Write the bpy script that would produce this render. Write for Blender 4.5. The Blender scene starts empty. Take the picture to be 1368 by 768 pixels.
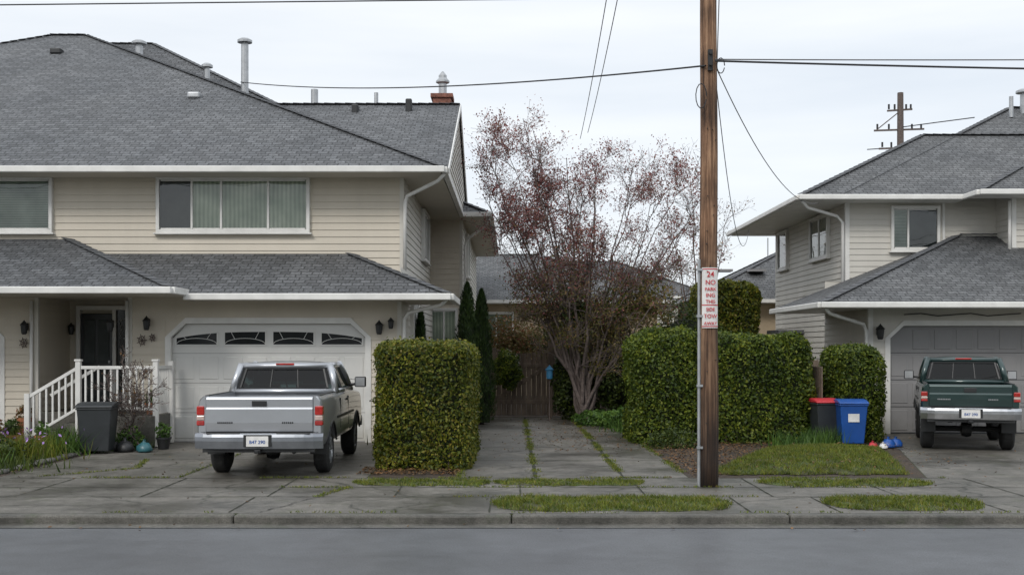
import bpy, math, random
import numpy as np
from mathutils import Vector as V
R=random.Random(7); NP=np.random.RandomState(11)
scene=bpy.context.scene
COL=scene.collection
# ---------------------------------------------------------------- materials
MATS={}
def nmat(name):
    m=bpy.data.materials.new(name); m.use_nodes=True
    nt=m.node_tree; p=nt.nodes['Principled BSDF']
    MATS[name]=m
    return m,nt,p
def N(nt,t,**k):
    n=nt.nodes.new(t)
    for a,b in k.items():
        if a in n.inputs: n.inputs[a].default_value=b
        else: setattr(n,a,b)
    return n
def c4(c,f=1.0): return (c[0]*f,c[1]*f,c[2]*f,1)
def ramp(nt,fac,stops):
    r=nt.nodes.new('ShaderNodeValToRGB'); e=r.color_ramp.elements
    while len(e)<len(stops): e.new(0.5)
    for i,(p,c) in enumerate(stops): e[i].position=p; e[i].color=c
    nt.links.new(fac,r.inputs[0]); return r
def mixc(nt,fac,a,b,mode='MIX'):
    m=nt.nodes.new('ShaderNodeMix'); m.data_type='RGBA'; m.blend_type=mode
    if isinstance(fac,(int,float)): m.inputs[0].default_value=fac
    else: nt.links.new(fac,m.inputs[0])
    for s,i in ((a,6),(b,7)):
        if isinstance(s,tuple): m.inputs[i].default_value=s
        else: nt.links.new(s,m.inputs[i])
    return m.outputs[2]
def mat(name,col,rough=0.6,var=0.15,scale=3.0,bump=0.0,bscale=60,metal=0.0,streak=False,coat=0,spec=None,grime=0):
    m,nt,p=nmat(name)
    tc=N(nt,'ShaderNodeTexCoord')
    mp=N(nt,'ShaderNodeMapping')
    nt.links.new(tc.outputs['Object'],mp.inputs[0])
    if streak: mp.inputs['Scale'].default_value=(1,1,0.18)
    n=N(nt,'ShaderNodeTexNoise',Scale=scale,Detail=4.0,Roughness=0.6)
    nt.links.new(mp.outputs[0],n.inputs['Vector'])
    r=ramp(nt,n.outputs[0],[(0.3,c4(col,1-var)),(0.7,c4(col,1+var))])
    o=r.outputs[0]
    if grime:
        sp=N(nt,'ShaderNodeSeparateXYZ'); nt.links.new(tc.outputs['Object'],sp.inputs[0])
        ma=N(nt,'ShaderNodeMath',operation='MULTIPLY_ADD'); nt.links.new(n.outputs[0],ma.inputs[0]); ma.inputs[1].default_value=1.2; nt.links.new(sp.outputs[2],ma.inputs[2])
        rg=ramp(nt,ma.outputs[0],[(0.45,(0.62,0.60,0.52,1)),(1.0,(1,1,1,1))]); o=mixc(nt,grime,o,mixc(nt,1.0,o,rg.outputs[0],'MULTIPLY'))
    nt.links.new(o,p.inputs['Base Color'])
    p.inputs['Roughness'].default_value=rough; p.inputs['Metallic'].default_value=metal
    if coat: p.inputs['Coat Weight'].default_value=coat; p.inputs['Coat Roughness'].default_value=0.06
    if spec is not None: p.inputs['Specular IOR Level'].default_value=spec
    if bump:
        n2=N(nt,'ShaderNodeTexNoise',Scale=bscale,Detail=3.0)
        nt.links.new(tc.outputs['Object'],n2.inputs['Vector'])
        b=N(nt,'ShaderNodeBump',Strength=bump,Distance=0.02)
        nt.links.new(n2.outputs[0],b.inputs['Height']); nt.links.new(b.outputs[0],p.inputs['Normal'])
    return m
def shingle(name,c):
    m,nt,p=nmat(name)
    tc=N(nt,'ShaderNodeTexCoord')
    br=N(nt,'ShaderNodeTexBrick',Scale=1.0)
    br.inputs['Brick Width'].default_value=0.21; br.inputs['Row Height'].default_value=0.155
    br.inputs['Mortar Size'].default_value=0.012; br.inputs['Mortar Smooth'].default_value=0.3; br.inputs['Bias'].default_value=-0.1
    br.inputs['Color1'].default_value=c4(c,0.72); br.inputs['Color2'].default_value=c4(c,1.26); br.inputs['Mortar'].default_value=c4(c,0.38)
    br.offset=0.37
    nz=N(nt,'ShaderNodeTexNoise',Scale=2.2,Detail=2.0)
    nt.links.new(tc.outputs['UV'],nz.inputs['Vector'])
    va=N(nt,'ShaderNodeVectorMath',operation='MULTIPLY_ADD'); 
    nt.links.new(nz.outputs['Color'],va.inputs[0]); va.inputs[1].default_value=(0.10,0.05,0); nt.links.new(tc.outputs['UV'],va.inputs[2])
    nt.links.new(va.outputs[0],br.inputs['Vector'])
    n=N(nt,'ShaderNodeTexNoise',Scale=0.45,Detail=6.0,Roughness=0.65); nt.links.new(tc.outputs['UV'],n.inputs['Vector'])
    r=ramp(nt,n.outputs[0],[(0.3,(0.76,0.77,0.78,1)),(0.7,(1.22,1.20,1.17,1))])
    o=mixc(nt,1.0,br.outputs['Color'],r.outputs[0],'MULTIPLY')
    n3=N(nt,'ShaderNodeTexNoise',Scale=20.0,Detail=2.0,Roughness=0.7); nt.links.new(tc.outputs['UV'],n3.inputs['Vector'])
    r3=ramp(nt,n3.outputs[0],[(0.3,(0.50,0.50,0.50,1)),(0.7,(1.5,1.5,1.5,1))])
    o=mixc(nt,1.0,o,r3.outputs[0],'MULTIPLY')
    nt.links.new(o,p.inputs['Base Color']); p.inputs['Roughness'].default_value=0.8
    sp=N(nt,'ShaderNodeSeparateXYZ'); nt.links.new(va.outputs[0],sp.inputs[0])
    dv=N(nt,'ShaderNodeMath',operation='DIVIDE'); nt.links.new(sp.outputs[1],dv.inputs[0]); dv.inputs[1].default_value=0.155
    fr=N(nt,'ShaderNodeMath',operation='FRACT'); nt.links.new(dv.outputs[0],fr.inputs[0])
    sb=N(nt,'ShaderNodeMath',operation='SUBTRACT'); nt.links.new(br.outputs['Fac'],sb.inputs[1]); sb.inputs[0].default_value=1.0
    ad=N(nt,'ShaderNodeMath',operation='SUBTRACT'); nt.links.new(sb.outputs[0],ad.inputs[0]); nt.links.new(fr.outputs[0],ad.inputs[1])
    b=N(nt,'ShaderNodeBump',Strength=1.0,Distance=0.03); nt.links.new(ad.outputs[0],b.inputs['Height']); nt.links.new(b.outputs[0],p.inputs['Normal'])
    return m
def leafmat(name,cols,trans=0.25,rough=0.5,vs=2.5):
    m,nt,p=nmat(name)
    g=N(nt,'ShaderNodeNewGeometry')
    st=[(i/max(1,len(cols)-1),c4(c)) for i,c in enumerate(cols)]
    r=ramp(nt,g.outputs['Random Per Island'],st)
    tc=N(nt,'ShaderNodeTexCoord'); n=N(nt,'ShaderNodeTexNoise',Scale=vs,Detail=2.0); nt.links.new(tc.outputs['Object'],n.inputs['Vector'])
    r2=ramp(nt,n.outputs[0],[(0.32,(0.58,0.64,0.62,1)),(0.68,(1.4,1.3,1.1,1))])
    o=mixc(nt,1.0,r.outputs[0],r2.outputs[0],'MULTIPLY')
    nt.links.new(o,p.inputs['Base Color']); p.inputs['Roughness'].default_value=rough
    p.inputs['Specular IOR Level'].default_value=0.3
    t=N(nt,'ShaderNodeBsdfTranslucent'); nt.links.new(o,t.inputs[0])
    mx=N(nt,'ShaderNodeMixShader'); mx.inputs[0].default_value=trans
    nt.links.new(p.outputs[0],mx.inputs[1]); nt.links.new(t.outputs[0],mx.inputs[2])
    nt.links.new(mx.outputs[0],nt.nodes['Material Output'].inputs[0])
    return m
def glass(name,tint,refl=1.0,ior=1.7):
    m,nt,p=nmat(name); nt.nodes.remove(p)
    tr=N(nt,'ShaderNodeBsdfTransparent'); tr.inputs[0].default_value=c4(tint)
    gl=N(nt,'ShaderNodeBsdfGlossy'); gl.inputs['Roughness'].default_value=0.02; gl.inputs[0].default_value=(refl,refl,refl,1)
    tc=N(nt,'ShaderNodeTexCoord'); n=N(nt,'ShaderNodeTexNoise',Scale=1.3,Detail=1.0); nt.links.new(tc.outputs['Object'],n.inputs['Vector'])
    b=N(nt,'ShaderNodeBump',Strength=0.15,Distance=0.05); nt.links.new(n.outputs[0],b.inputs['Height']); nt.links.new(b.outputs[0],gl.inputs['Normal'])
    f=N(nt,'ShaderNodeFresnel',IOR=ior)
    mx=N(nt,'ShaderNodeMixShader'); nt.links.new(f.outputs[0],mx.inputs[0]); nt.links.new(tr.outputs[0],mx.inputs[1]); nt.links.new(gl.outputs[0],mx.inputs[2])
    nt.links.new(mx.outputs[0],nt.nodes['Material Output'].inputs[0])
    return m
def wavemat(name,ca,cb,direction,scale,dist=1.5):
    m,nt,p=nmat(name)
    tc=N(nt,'ShaderNodeTexCoord')
    w=N(nt,'ShaderNodeTexWave',Scale=scale,Distortion=dist,Detail=2.0); w.bands_direction=direction
    w.inputs['Detail Scale'].default_value=0.6
    nt.links.new(tc.outputs['Object'],w.inputs['Vector'])
    r=ramp(nt,w.outputs[0],[(0.0,c4(ca)),(1.0,c4(cb))]); 
    n=N(nt,'ShaderNodeTexNoise',Scale=1.6,Detail=3.0); nt.links.new(tc.outputs['Object'],n.inputs['Vector'])
    r2=ramp(nt,n.outputs[0],[(0.3,(0.5,0.58,0.5,1)),(0.7,(1.15,1.15,1.1,1))])
    nt.links.new(mixc(nt,1.0,r.outputs[0],r2.outputs[0],'MULTIPLY'),p.inputs['Base Color']); p.inputs['Roughness'].default_value=0.8
    return m
def groundmat(name,base,dark,green=None,rough=(0.35,0.85),cracks=False,s=1.0,bumpd=0.01,grain=120,spec=0.5,gvar=0.4,stretch=None,mv=0.3):
    m,nt,p=nmat(name); tc=N(nt,'ShaderNodeTexCoord'); L=nt.links
    n=N(nt,'ShaderNodeTexNoise',Scale=0.7*s,Detail=6.0,Roughness=0.65)
    if stretch:
        mp=N(nt,'ShaderNodeMapping'); mp.inputs['Scale'].default_value=stretch; L.new(tc.outputs['Object'],mp.inputs[0]); L.new(mp.outputs[0],n.inputs['Vector'])
    else: L.new(tc.outputs['Object'],n.inputs['Vector'])
    r=ramp(nt,n.outputs[0],[(0.36,c4(dark)),(0.62,c4(base))]); o=r.outputs[0]
    n2=N(nt,'ShaderNodeTexNoise',Scale=grain,Detail=2.0,Roughness=0.7); L.new(tc.outputs['Object'],n2.inputs['Vector'])
    r2=ramp(nt,n2.outputs[0],[(0.3,(1-gvar,)*3+(1,)),(0.7,(1+gvar,)*3+(1,))]); o=mixc(nt,1.0,o,r2.outputs[0],'MULTIPLY')
    n4=N(nt,'ShaderNodeTexNoise',Scale=6.0*s,Detail=5.0,Roughness=0.7); L.new(tc.outputs['Object'],n4.inputs['Vector'])
    r4=ramp(nt,n4.outputs[0],[(0.35,(1-mv,1-mv,1-mv*1.07,1)),(0.65,(1+mv*.66,)*3+(1,))]); o=mixc(nt,1.0,o,r4.outputs[0],'MULTIPLY')
    if green:
        n3=N(nt,'ShaderNodeTexNoise',Scale=1.7*s,Detail=7.0,Roughness=0.75); L.new(tc.outputs['Object'],n3.inputs['Vector'])
        r3=ramp(nt,n3.outputs[0],[(0.55,(0,0,0,1)),(0.72,(0.75,0.75,0.75,1))])
        o=mixc(nt,r3.outputs[0],o,c4(green))
    if cracks:
        nd=N(nt,'ShaderNodeTexNoise',Scale=1.5,Detail=4.0); L.new(tc.outputs['Object'],nd.inputs['Vector'])
        va=N(nt,'ShaderNodeVectorMath',operation='MULTIPLY_ADD'); L.new(nd.outputs['Color'],va.inputs[0]); va.inputs[1].default_value=(0.9,0.9,0); L.new(tc.outputs['Object'],va.inputs[2])
        vo=N(nt,'ShaderNodeTexVoronoi',Scale=0.33); vo.feature='DISTANCE_TO_EDGE'; L.new(va.outputs[0],vo.inputs['Vector'])
        rc=ramp(nt,vo.outputs['Distance'],[(0.0,(0.25,0.27,0.2,1)),(0.006,(1,1,1,1))]); o=mixc(nt,1.0,o,rc.outputs[0],'MULTIPLY')
    L.new(o,p.inputs['Base Color']); p.inputs['Specular IOR Level'].default_value=spec
    rr=ramp(nt,n.outputs[0],[(0.38,(rough[0],)*3+(1,)),(0.6,(rough[1],)*3+(1,))]); L.new(rr.outputs[0],p.inputs['Roughness'])
    b=N(nt,'ShaderNodeBump',Strength=0.5,Distance=bumpd); L.new(n2.outputs[0],b.inputs['Height']); L.new(b.outputs[0],p.inputs['Normal'])
    return m
def paint(name,col,metal,rough,flake=0.05):
    m=mat(name,col,rough,flake,1.5,metal=metal,coat=0.8,grime=0.6); return m

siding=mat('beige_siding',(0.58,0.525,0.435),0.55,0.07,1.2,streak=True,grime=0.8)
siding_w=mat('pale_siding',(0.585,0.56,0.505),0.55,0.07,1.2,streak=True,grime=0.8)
trim=mat('white_trim',(0.70,0.69,0.66),0.45,0.10,2.5,grime=0.7)
soffm=mat('soffit_beige',(0.52,0.48,0.41),0.7,0.05,2.0)
roofm=shingle('grey_shingle',(0.110,0.114,0.121))
roofm2=shingle('grey_shingle_b',(0.110,0.113,0.117))
capm=mat('ridge_cap',(0.095,0.098,0.104),0.85,0.35,8)
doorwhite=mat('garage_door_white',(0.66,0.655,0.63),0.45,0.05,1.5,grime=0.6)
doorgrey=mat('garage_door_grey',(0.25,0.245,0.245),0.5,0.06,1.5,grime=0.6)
seamm=mat('door_seam_grey',(0.36,0.35,0.34),0.5,0.06,1.5)
darkm=mat('dark_door',(0.025,0.028,0.032),0.3,0.1,2)
blackm=mat('black_plastic',(0.018,0.019,0.02),0.45,0.25,5)
rubber=mat('tyre_rubber',(0.022,0.022,0.022),0.75,0.25,10,bump=0.3)
metalm=mat('galvanised',(0.42,0.43,0.44),0.45,0.15,6,metal=0.7)
chrome=mat('bumper_chrome',(0.46,0.47,0.49),0.30,0.25,4,metal=0.9)
rim=mat('wheel_rim',(0.34,0.35,0.36),0.35,0.2,6,metal=0.8)
brickm=mat('chimney_brick',(0.20,0.085,0.06),0.85,0.45,14)
curtain=wavemat('curtain',(0.50,0.53,0.46),(0.78,0.79,0.72),'X',3.6,1.0)
blind=wavemat('blind',(0.20,0.25,0.22),(0.52,0.55,0.52),'Z',9.0,0.3)
darkroom=mat('dark_room',(0.06,0.07,0.07),0.8,0.4,2)
gl=glass('window_glass',(0.84,0.88,0.85))
cgl=glass('car_glass',(0.07,0.12,0.105),0.75,1.5)
dgl=mat('garage_glass',(0.02,0.022,0.025),0.08,0.3,2)
asphalt=groundmat('wet_asphalt',(0.100,0.105,0.114),(0.086,0.090,0.098),None,(0.34,0.40),False,0.5,0.004,60,0.5,0.42,(0.35,1.6,1),0.14)
concrete=groundmat('weathered_concrete',(0.150,0.138,0.120),(0.066,0.062,0.053),(0.047,0.056,0.021),(0.30,0.62),True,0.9,0.004,110,0.5)
kerbm=groundmat('kerb_concrete',(0.115,0.108,0.094),(0.058,0.055,0.047),(0.045,0.06,0.025),(0.4,0.7),False,2.0,0.01,60)
soil=groundmat('soil',(0.060,0.040,0.026),(0.028,0.020,0.014),(0.035,0.045,0.018),(0.8,0.95),False,2.0,0.03,40)
groundm=groundmat('grass_ground',(0.055,0.075,0.028),(0.04,0.042,0.022),None,(0.9,0.95),False,0.6,0.03,40)
mossm=groundmat('moss_base',(0.070,0.100,0.022),(0.055,0.048,0.024),None,(0.9,0.95),False,3.0,0.03,60)
jointm=mat('joint_dark',(0.024,0.027,0.015),0.95,0.5,9)
tarm=mat('crack_fill',(0.018,0.018,0.016),0.8,0.3,9)
hedgem=leafmat('hedge_leaf',[(0.025,0.042,0.008),(0.060,0.088,0.012),(0.12,0.145,0.018),(0.20,0.205,0.026),(0.16,0.13,0.03)],0.3)
hedgem2=leafmat('hedge_leaf_b',[(0.025,0.045,0.008),(0.055,0.090,0.013),(0.105,0.150,0.018),(0.18,0.205,0.028)],0.3)
cypm=leafmat('cypress_leaf',[(0.012,0.028,0.008),(0.028,0.056,0.012),(0.05,0.085,0.018)])
ivym=leafmat('ivy_leaf',[(0.020,0.034,0.010),(0.045,0.072,0.015),(0.085,0.115,0.024)])
fernm=leafmat('fern_leaf',[(0.03,0.07,0.015),(0.07,0.14,0.03),(0.11,0.19,0.04)])
plumm=leafmat('plum_leaf',[(0.14,0.050,0.062),(0.24,0.088,0.100),(0.34,0.140,0.145),(0.28,0.18,0.13)],0.45)
plumg=leafmat('plum_leaf_green',[(0.09,0.095,0.03),(0.15,0.14,0.04),(0.22,0.14,0.08)],0.45)
brownleaf=leafmat('brown_leaf',[(0.05,0.028,0.016),(0.13,0.065,0.03),(0.20,0.115,0.055),(0.07,0.055,0.03)],0.1,0.8)
grassm=leafmat('grass_blade',[(0.050,0.078,0.012),(0.10,0.145,0.018),(0.17,0.20,0.028),(0.17,0.145,0.045)],0.3,0.5,5.0)
pinkm=leafmat('pink_leaf',[(0.30,0.13,0.09),(0.20,0.15,0.06),(0.13,0.13,0.05)],0.3)
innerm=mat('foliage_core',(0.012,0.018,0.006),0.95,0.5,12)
bark=mat('bark',(0.120,0.094,0.084),0.9,0.35,12,bump=0.6,bscale=40)
fencem=mat('fence_wood',(0.165,0.125,0.095),0.85,0.5,6,streak=True,bump=0.4)
redm=mat('red_paint',(0.50,0.03,0.04),0.5,0.1,3)
redlamp=mat('red_lamp',(0.36,0.018,0.014),0.15,0.3,14,coat=1)
amber=mat('clear_lamp',(0.50,0.38,0.34),0.15,0.2,12,coat=1)
whitem=mat('sign_white',(0.70,0.69,0.67),0.5,0.12,9)
bluem=mat('blue_plastic',(0.012,0.075,0.30),0.4,0.12,4)
binm=mat('charcoal_plastic',(0.030,0.034,0.037),0.45,0.15,4)
terra=mat('terracotta',(0.34,0.13,0.06),0.8,0.2,6)
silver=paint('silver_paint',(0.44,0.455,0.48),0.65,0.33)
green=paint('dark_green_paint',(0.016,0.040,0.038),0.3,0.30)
wirem=mat('wire_black',(0.02,0.02,0.022),0.6,0.1,3)
wireg=mat('wire_grey',(0.12,0.12,0.125),0.6,0.1,3)
tanm=mat('tan_stucco',(0.45,0.36,0.25),0.8,0.12,2)
polem,nt,p=nmat('pole_wood')
tc=N(nt,'ShaderNodeTexCoord'); mp=N(nt,'ShaderNodeMapping'); mp.inputs['Scale'].default_value=(26,26,0.8); nt.links.new(tc.outputs['Object'],mp.inputs[0])
n=N(nt,'ShaderNodeTexNoise',Scale=1.0,Detail=7.0,Roughness=0.72); nt.links.new(mp.outputs[0],n.inputs['Vector'])
r=ramp(nt,n.outputs[0],[(0.36,(0.035,0.019,0.012,1)),(0.48,(0.17,0.092,0.052,1)),(0.60,(0.36,0.225,0.14,1))])
nb=N(nt,'ShaderNodeTexNoise',Scale=2.2,Detail=3.0); nt.links.new(tc.outputs['Object'],nb.inputs['Vector']); rb=ramp(nt,nb.outputs[0],[(0.35,(0.55,0.52,0.50,1)),(0.65,(1.2,1.15,1.1,1))])
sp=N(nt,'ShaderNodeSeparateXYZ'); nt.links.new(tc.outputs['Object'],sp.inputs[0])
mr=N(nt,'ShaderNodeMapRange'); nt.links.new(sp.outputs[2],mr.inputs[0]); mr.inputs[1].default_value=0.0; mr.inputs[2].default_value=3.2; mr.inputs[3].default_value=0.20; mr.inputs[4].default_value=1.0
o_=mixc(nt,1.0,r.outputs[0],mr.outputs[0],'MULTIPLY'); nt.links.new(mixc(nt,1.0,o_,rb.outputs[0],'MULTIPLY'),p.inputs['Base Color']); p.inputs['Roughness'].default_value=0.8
b=N(nt,'ShaderNodeBump',Strength=0.9,Distance=0.03); nt.links.new(n.outputs[0],b.inputs['Height']); nt.links.new(b.outputs[0],p.inputs['Normal'])

# ---------------------------------------------------------------- builders
def empty(name,loc=(0,0,0),rz=0):
    e=bpy.data.objects.new(name,None); COL.objects.link(e); e.location=loc; e.rotation_euler=(0,0,rz); e.empty_display_size=0.3
    return e
def attach(o,parent,local):
    if parent is not None:
        o.parent=parent
        if not local: o.location=(-parent.location[0],-parent.location[1],-parent.location[2])
class B:
    def __init__(s): s.v=[]; s.f=[]
    def add(s,vs,fs):
        k=len(s.v); s.v+= [tuple(a) for a in vs]; s.f+=[tuple(i+k for i in f) for f in fs]
    def obox(s,o,U,W,Z):
        o,U,W,Z=V(o),V(U),V(W),V(Z)
        vs=[o,o+U,o+U+W,o+W]; vs+= [a+Z for a in vs]
        s.add(vs,[(0,3,2,1),(4,5,6,7),(0,1,5,4),(1,2,6,5),(2,3,7,6),(3,0,4,7)])
    def box(s,x0,x1,y0,y1,z0,z1): s.obox((x0,y0,z0),(x1-x0,0,0),(0,y1-y0,0),(0,0,z1-z0))
    def poly(s,pts): s.add(pts,[tuple(range(len(pts)))])
    def beam(s,p0,p1,w,h,up=(0,0,1)):
        p0,p1=V(p0),V(p1); d=(p1-p0).normalized(); sd=d.cross(V(up))
        if sd.length<1e-4: sd=V((1,0,0))
        sd.normalize(); u=sd.cross(d)
        s.obox(p0-sd*w/2-u*h/2,p1-p0,sd*w,u*h)
    def tube(s,pts,rad,n=8,cap=True):
        pts=[V(q) for q in pts]; 
        if not isinstance(rad,(list,tuple)): rad=[rad]*len(pts)
        vs=[];fs=[]
        for i,q in enumerate(pts):
            d=(pts[min(i+1,len(pts)-1)]-pts[max(i-1,0)])
            if d.length<1e-9: d=V((0,0,1))
            d.normalize(); a=d.cross(V((0.13,0.99,0.05)) if abs(d.y)<0.9 else V((1,0,0))).normalized(); b=d.cross(a)
            for k in range(n):
                t=2*math.pi*k/n; vs.append(q+a*math.cos(t)*rad[i]+b*math.sin(t)*rad[i])
        for i in range(len(pts)-1):
            for k in range(n):
                fs.append((i*n+k,i*n+(k+1)%n,(i+1)*n+(k+1)%n,(i+1)*n+k))
        if cap: fs.append(tuple(range(n-1,-1,-1))); fs.append(tuple((len(pts)-1)*n+k for k in range(n)))
        s.add(vs,fs)
    def prism(s,pts,ext):
        n=len(pts); ext=V(ext); vs=[V(q) for q in pts]+[V(q)+ext for q in pts]
        s.add(vs,[tuple(range(n))[::-1],tuple(range(n,2*n))]+[(i,(i+1)%n,n+(i+1)%n,n+i) for i in range(n)])
    def lathe(s,c,prof,n=24,axis='Z'):
        vs=[];fs=[]
        for (r,h) in prof:
            for k in range(n):
                t=2*math.pi*k/n; a,b=r*math.cos(t),r*math.sin(t)
                vs.append(V(c)+ (V((a,b,h)) if axis=='Z' else V((h,a,b))))
        for i in range(len(prof)-1):
            for k in range(n): fs.append((i*n+k,i*n+(k+1)%n,(i+1)*n+(k+1)%n,(i+1)*n+k))
        s.add(vs,fs)
    def siding(s,p0,p1,z0,z1,nrm,pitch=0.14,lip=0.018):
        nx,ny=nrm; z=z0; vs=[];fs=[]
        while z<z1-1e-4:
            zt=min(z+pitch,z1); k=len(vs)
            vs+=[(p0[0]+nx*lip,p0[1]+ny*lip,z),(p1[0]+nx*lip,p1[1]+ny*lip,z),(p1[0],p1[1],zt),(p0[0],p0[1],zt),
                 (p0[0],p0[1],z),(p1[0],p1[1],z)]
            fs+=[(k,k+1,k+2,k+3),(k+4,k+5,k+1,k)]
            z=zt
        s.add(vs,fs)
    def obj(s,name,m,parent=None,bevel=0,seg=2,smooth=False,uv=False,local=False):
        me=bpy.data.meshes.new(name); me.from_pydata(s.v,[],s.f); 
        me.materials.append(m)
        if uv:
            ul=me.uv_layers.new(name='UVMap')
            for pl in me.polygons:
                n=pl.normal; h=V((0,0,1)).cross(n)
                if h.length<1e-3: h=V((1,0,0))
                h.normalize(); v=n.cross(h)
                for li in pl.loop_indices:
                    co=me.vertices[me.loops[li].vertex_index].co
                    ul.data[li].uv=(co.dot(h),co.dot(v))
        o=bpy.data.objects.new(name,me); COL.objects.link(o); attach(o,parent,local)
        if smooth:
            for pl in me.polygons: pl.use_smooth=True
        if bevel:
            md=o.modifiers.new('bev','BEVEL'); md.width=bevel; md.segments=seg; md.limit_method='ANGLE'; md.angle_limit=math.radians(35)
        return o
def arrmesh(name,verts,nper,m,parent=None,local=False):
    n=len(verts); me=bpy.data.meshes.new(name)
    me.vertices.add(n); me.vertices.foreach_set('co',verts.astype(np.float32).ravel())
    me.loops.add(n); me.loops.foreach_set('vertex_index',np.arange(n,dtype=np.int32))
    npoly=n//nper; me.polygons.add(npoly)
    me.polygons.foreach_set('loop_start',np.arange(0,n,nper,dtype=np.int32))
    me.polygons.foreach_set('loop_total',np.full(npoly,nper,dtype=np.int32))
    me.update(calc_edges=True); me.materials.append(m)
    o=bpy.data.objects.new(name,me); COL.objects.link(o); attach(o,parent,local); return o
def nrm(a): return a/np.maximum(np.linalg.norm(a,axis=1,keepdims=True),1e-9)
def leaves(name,P,size,m,parent=None,nor=None,spread=0.9,asp=0.55):
    n=len(P); r=nrm(NP.normal(size=(n,3)))
    nn=r if nor is None else nrm(nor+spread*r)
    u=nrm(np.cross(nn,NP.normal(size=(n,3)))); v=np.cross(nn,u)
    s=(size*(0.6+0.8*NP.rand(n)))[:,None]
    q=np.stack([P-u*s,P-v*s*asp,P+u*s,P+v*s*asp],1).reshape(-1,3)
    return arrmesh(name,q,4,m,parent)
def blades(name,P,h,w,m,parent=None,lean=0.5):
    n=len(P); a=NP.rand(n)*2*np.pi; hh=(h*(0.5+0.9*NP.rand(n)))
    d=np.stack([np.cos(a)*w,np.sin(a)*w,np.zeros(n)],1)
    tip=P+np.stack([NP.normal(size=n)*lean*hh,NP.normal(size=n)*lean*hh,hh],1)
    q=np.stack([P-d,P+d,tip],1).reshape(-1,3)
    return arrmesh(name,q,3,m,parent)
def lump(P,f=3.0,a=0.05,ph=0.0):
    return a*(np.sin(P[:,0]*f+ph)*np.sin(P[:,1]*f*1.1+1.3+ph)+np.sin(P[:,2]*f*1.3+P[:,0]*f*0.7+ph)*0.7+0.4*np.sin(P[:,0]*f*3.1+P[:,2]*f*2.7))
def hedge(name,x0,x1,y0,y1,h,m,r=0.25,dens=1500,size=0.032,amp=0.04,core=0.13):
    e=empty(name,((x0+x1)/2,(y0+y1)/2,0))
    A=[(y1-y0)*h]*2+[(x1-x0)*h]*2+[(x1-x0)*(y1-y0)]
    tot=sum(A); n=int(tot*dens); fc=NP.choice(5,n,p=np.array(A)/tot); u=NP.rand(n,3)
    P=np.stack([x0+u[:,0]*(x1-x0),y0+u[:,1]*(y1-y0),u[:,2]*h],1)
    P[fc==0,0]=x0;P[fc==1,0]=x1;P[fc==2,1]=y0;P[fc==3,1]=y1;P[fc==4,2]=h
    lo=np.array([x0+r,y0+r,-1]);hi=np.array([x1-r,y1-r,h-r])
    q=np.clip(P,lo,hi); d=P-q; nn=nrm(d); P=q+nn*r
    dep=-0.13*NP.rand(n)**1.6+0.02+0.03*NP.normal(size=n)*(NP.rand(n)>0.7)
    P=P+nn*(lump(P,3.2,amp,x0)+dep)[:,None]; P[:,2]=np.maximum(P[:,2],0.02)
    leaves('leaves',P,size,m,e,nn,1.0)
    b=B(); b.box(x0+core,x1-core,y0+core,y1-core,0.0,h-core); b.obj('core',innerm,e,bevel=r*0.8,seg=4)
    b=B()
    for i in range(int((x1-x0)*5)):
        xx=x0+0.1+R.random()*(x1-x0-0.2); b.tube([(xx,y0+0.12,0),(xx+R.uniform(-.05,.05),y0+0.1,0.25)],0.012,5)
    b.obj('stems',bark,e)
    return e
def blob(P0,rad,n,ph=0,shell=0.35,amp=0.25):
    d=nrm(NP.normal(size=(n,3))); 
    k=1-shell*NP.rand(n)**1.3+amp*(np.sin(d[:,0]*5+ph)*np.sin(d[:,2]*6+ph*2)+0.5*np.sin(d[:,1]*9+ph))
    P=np.array(P0)+d*k[:,None]*np.array(rad); P[:,2]=np.maximum(P[:,2],0.01); return P,d

# ---------------------------------------------------------------- ground
g=B(); xs=(-260,260); prof=[(500,0),(12.55,0),(12.55,-0.14),(-0.6,-0.14),(-0.6,0),(-300,0)]
for (ya,za),(yb,zb) in zip(prof[:-1],prof[1:]): g.poly([(xs[0],yb,zb),(xs[1],yb,zb),(xs[1],ya,za),(xs[0],ya,za)])
g.obj('ground',groundm)
g=B(); g.poly([(-200,-0.45,-0.10),(200,-0.45,-0.10),(200,12.41,-0.10),(-200,12.41,-0.10)]); g.obj('road',asphalt)
g=B(); g.poly([(-200,12.16,-0.095),(200,12.16,-0.095),(200,12.405,-0.085),(-200,12.405,-0.085)]); g.obj('gutter_pan',kerbm)
g=B()
x=-60.0
while x<60:
    xe=x+3.0
    g.box(x,xe-0.008,12.40,12.565,-0.13,0.006)
    x=xe
g.box(-60,60,-0.60,-0.44,-0.13,0.01)
g.obj('kerb',kerbm,bevel=0.03,seg=3)
g=B()
g.poly([(-60,12.56,0.004),(60,12.56,0.004),(60,15.95,0.004),(-60,15.95,0.004)])
g.obj('sidewalk',concrete)
g=B()
g.poly([(-7.15,15.95,0.005),(-2.02,15.95,0.005),(-2.02,22.2,0.005),(-7.15,22.2,0.005)])
g.poly([(-14,20.3,0.009),(-7.6,20.3,0.009),(-7.6,22.1,0.009),(-14,22.1,0.009)])
g.obj('driveway',concrete)
g=B(); g.poly([(-0.72,15.95,0.005),(2.45,15.95,0.005),(2.42,29.9,0.005),(-0.80,29.9,0.005)]); g.obj('driveway.001',concrete)
g=B(); g.poly([(5.75,15.95,0.005),(16,15.95,0.005),(16,24.3,0.005),(7.35,24.3,0.005),(6.9,20.5,0.005)]); g.obj('driveway.002',concrete)
g=B(); g.poly([(2.46,15.96,0.003),(5.74,15.96,0.003),(6.89,20.5,0.003),(7.3,25,0.003),(2.46,25,0.003)])
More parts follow.
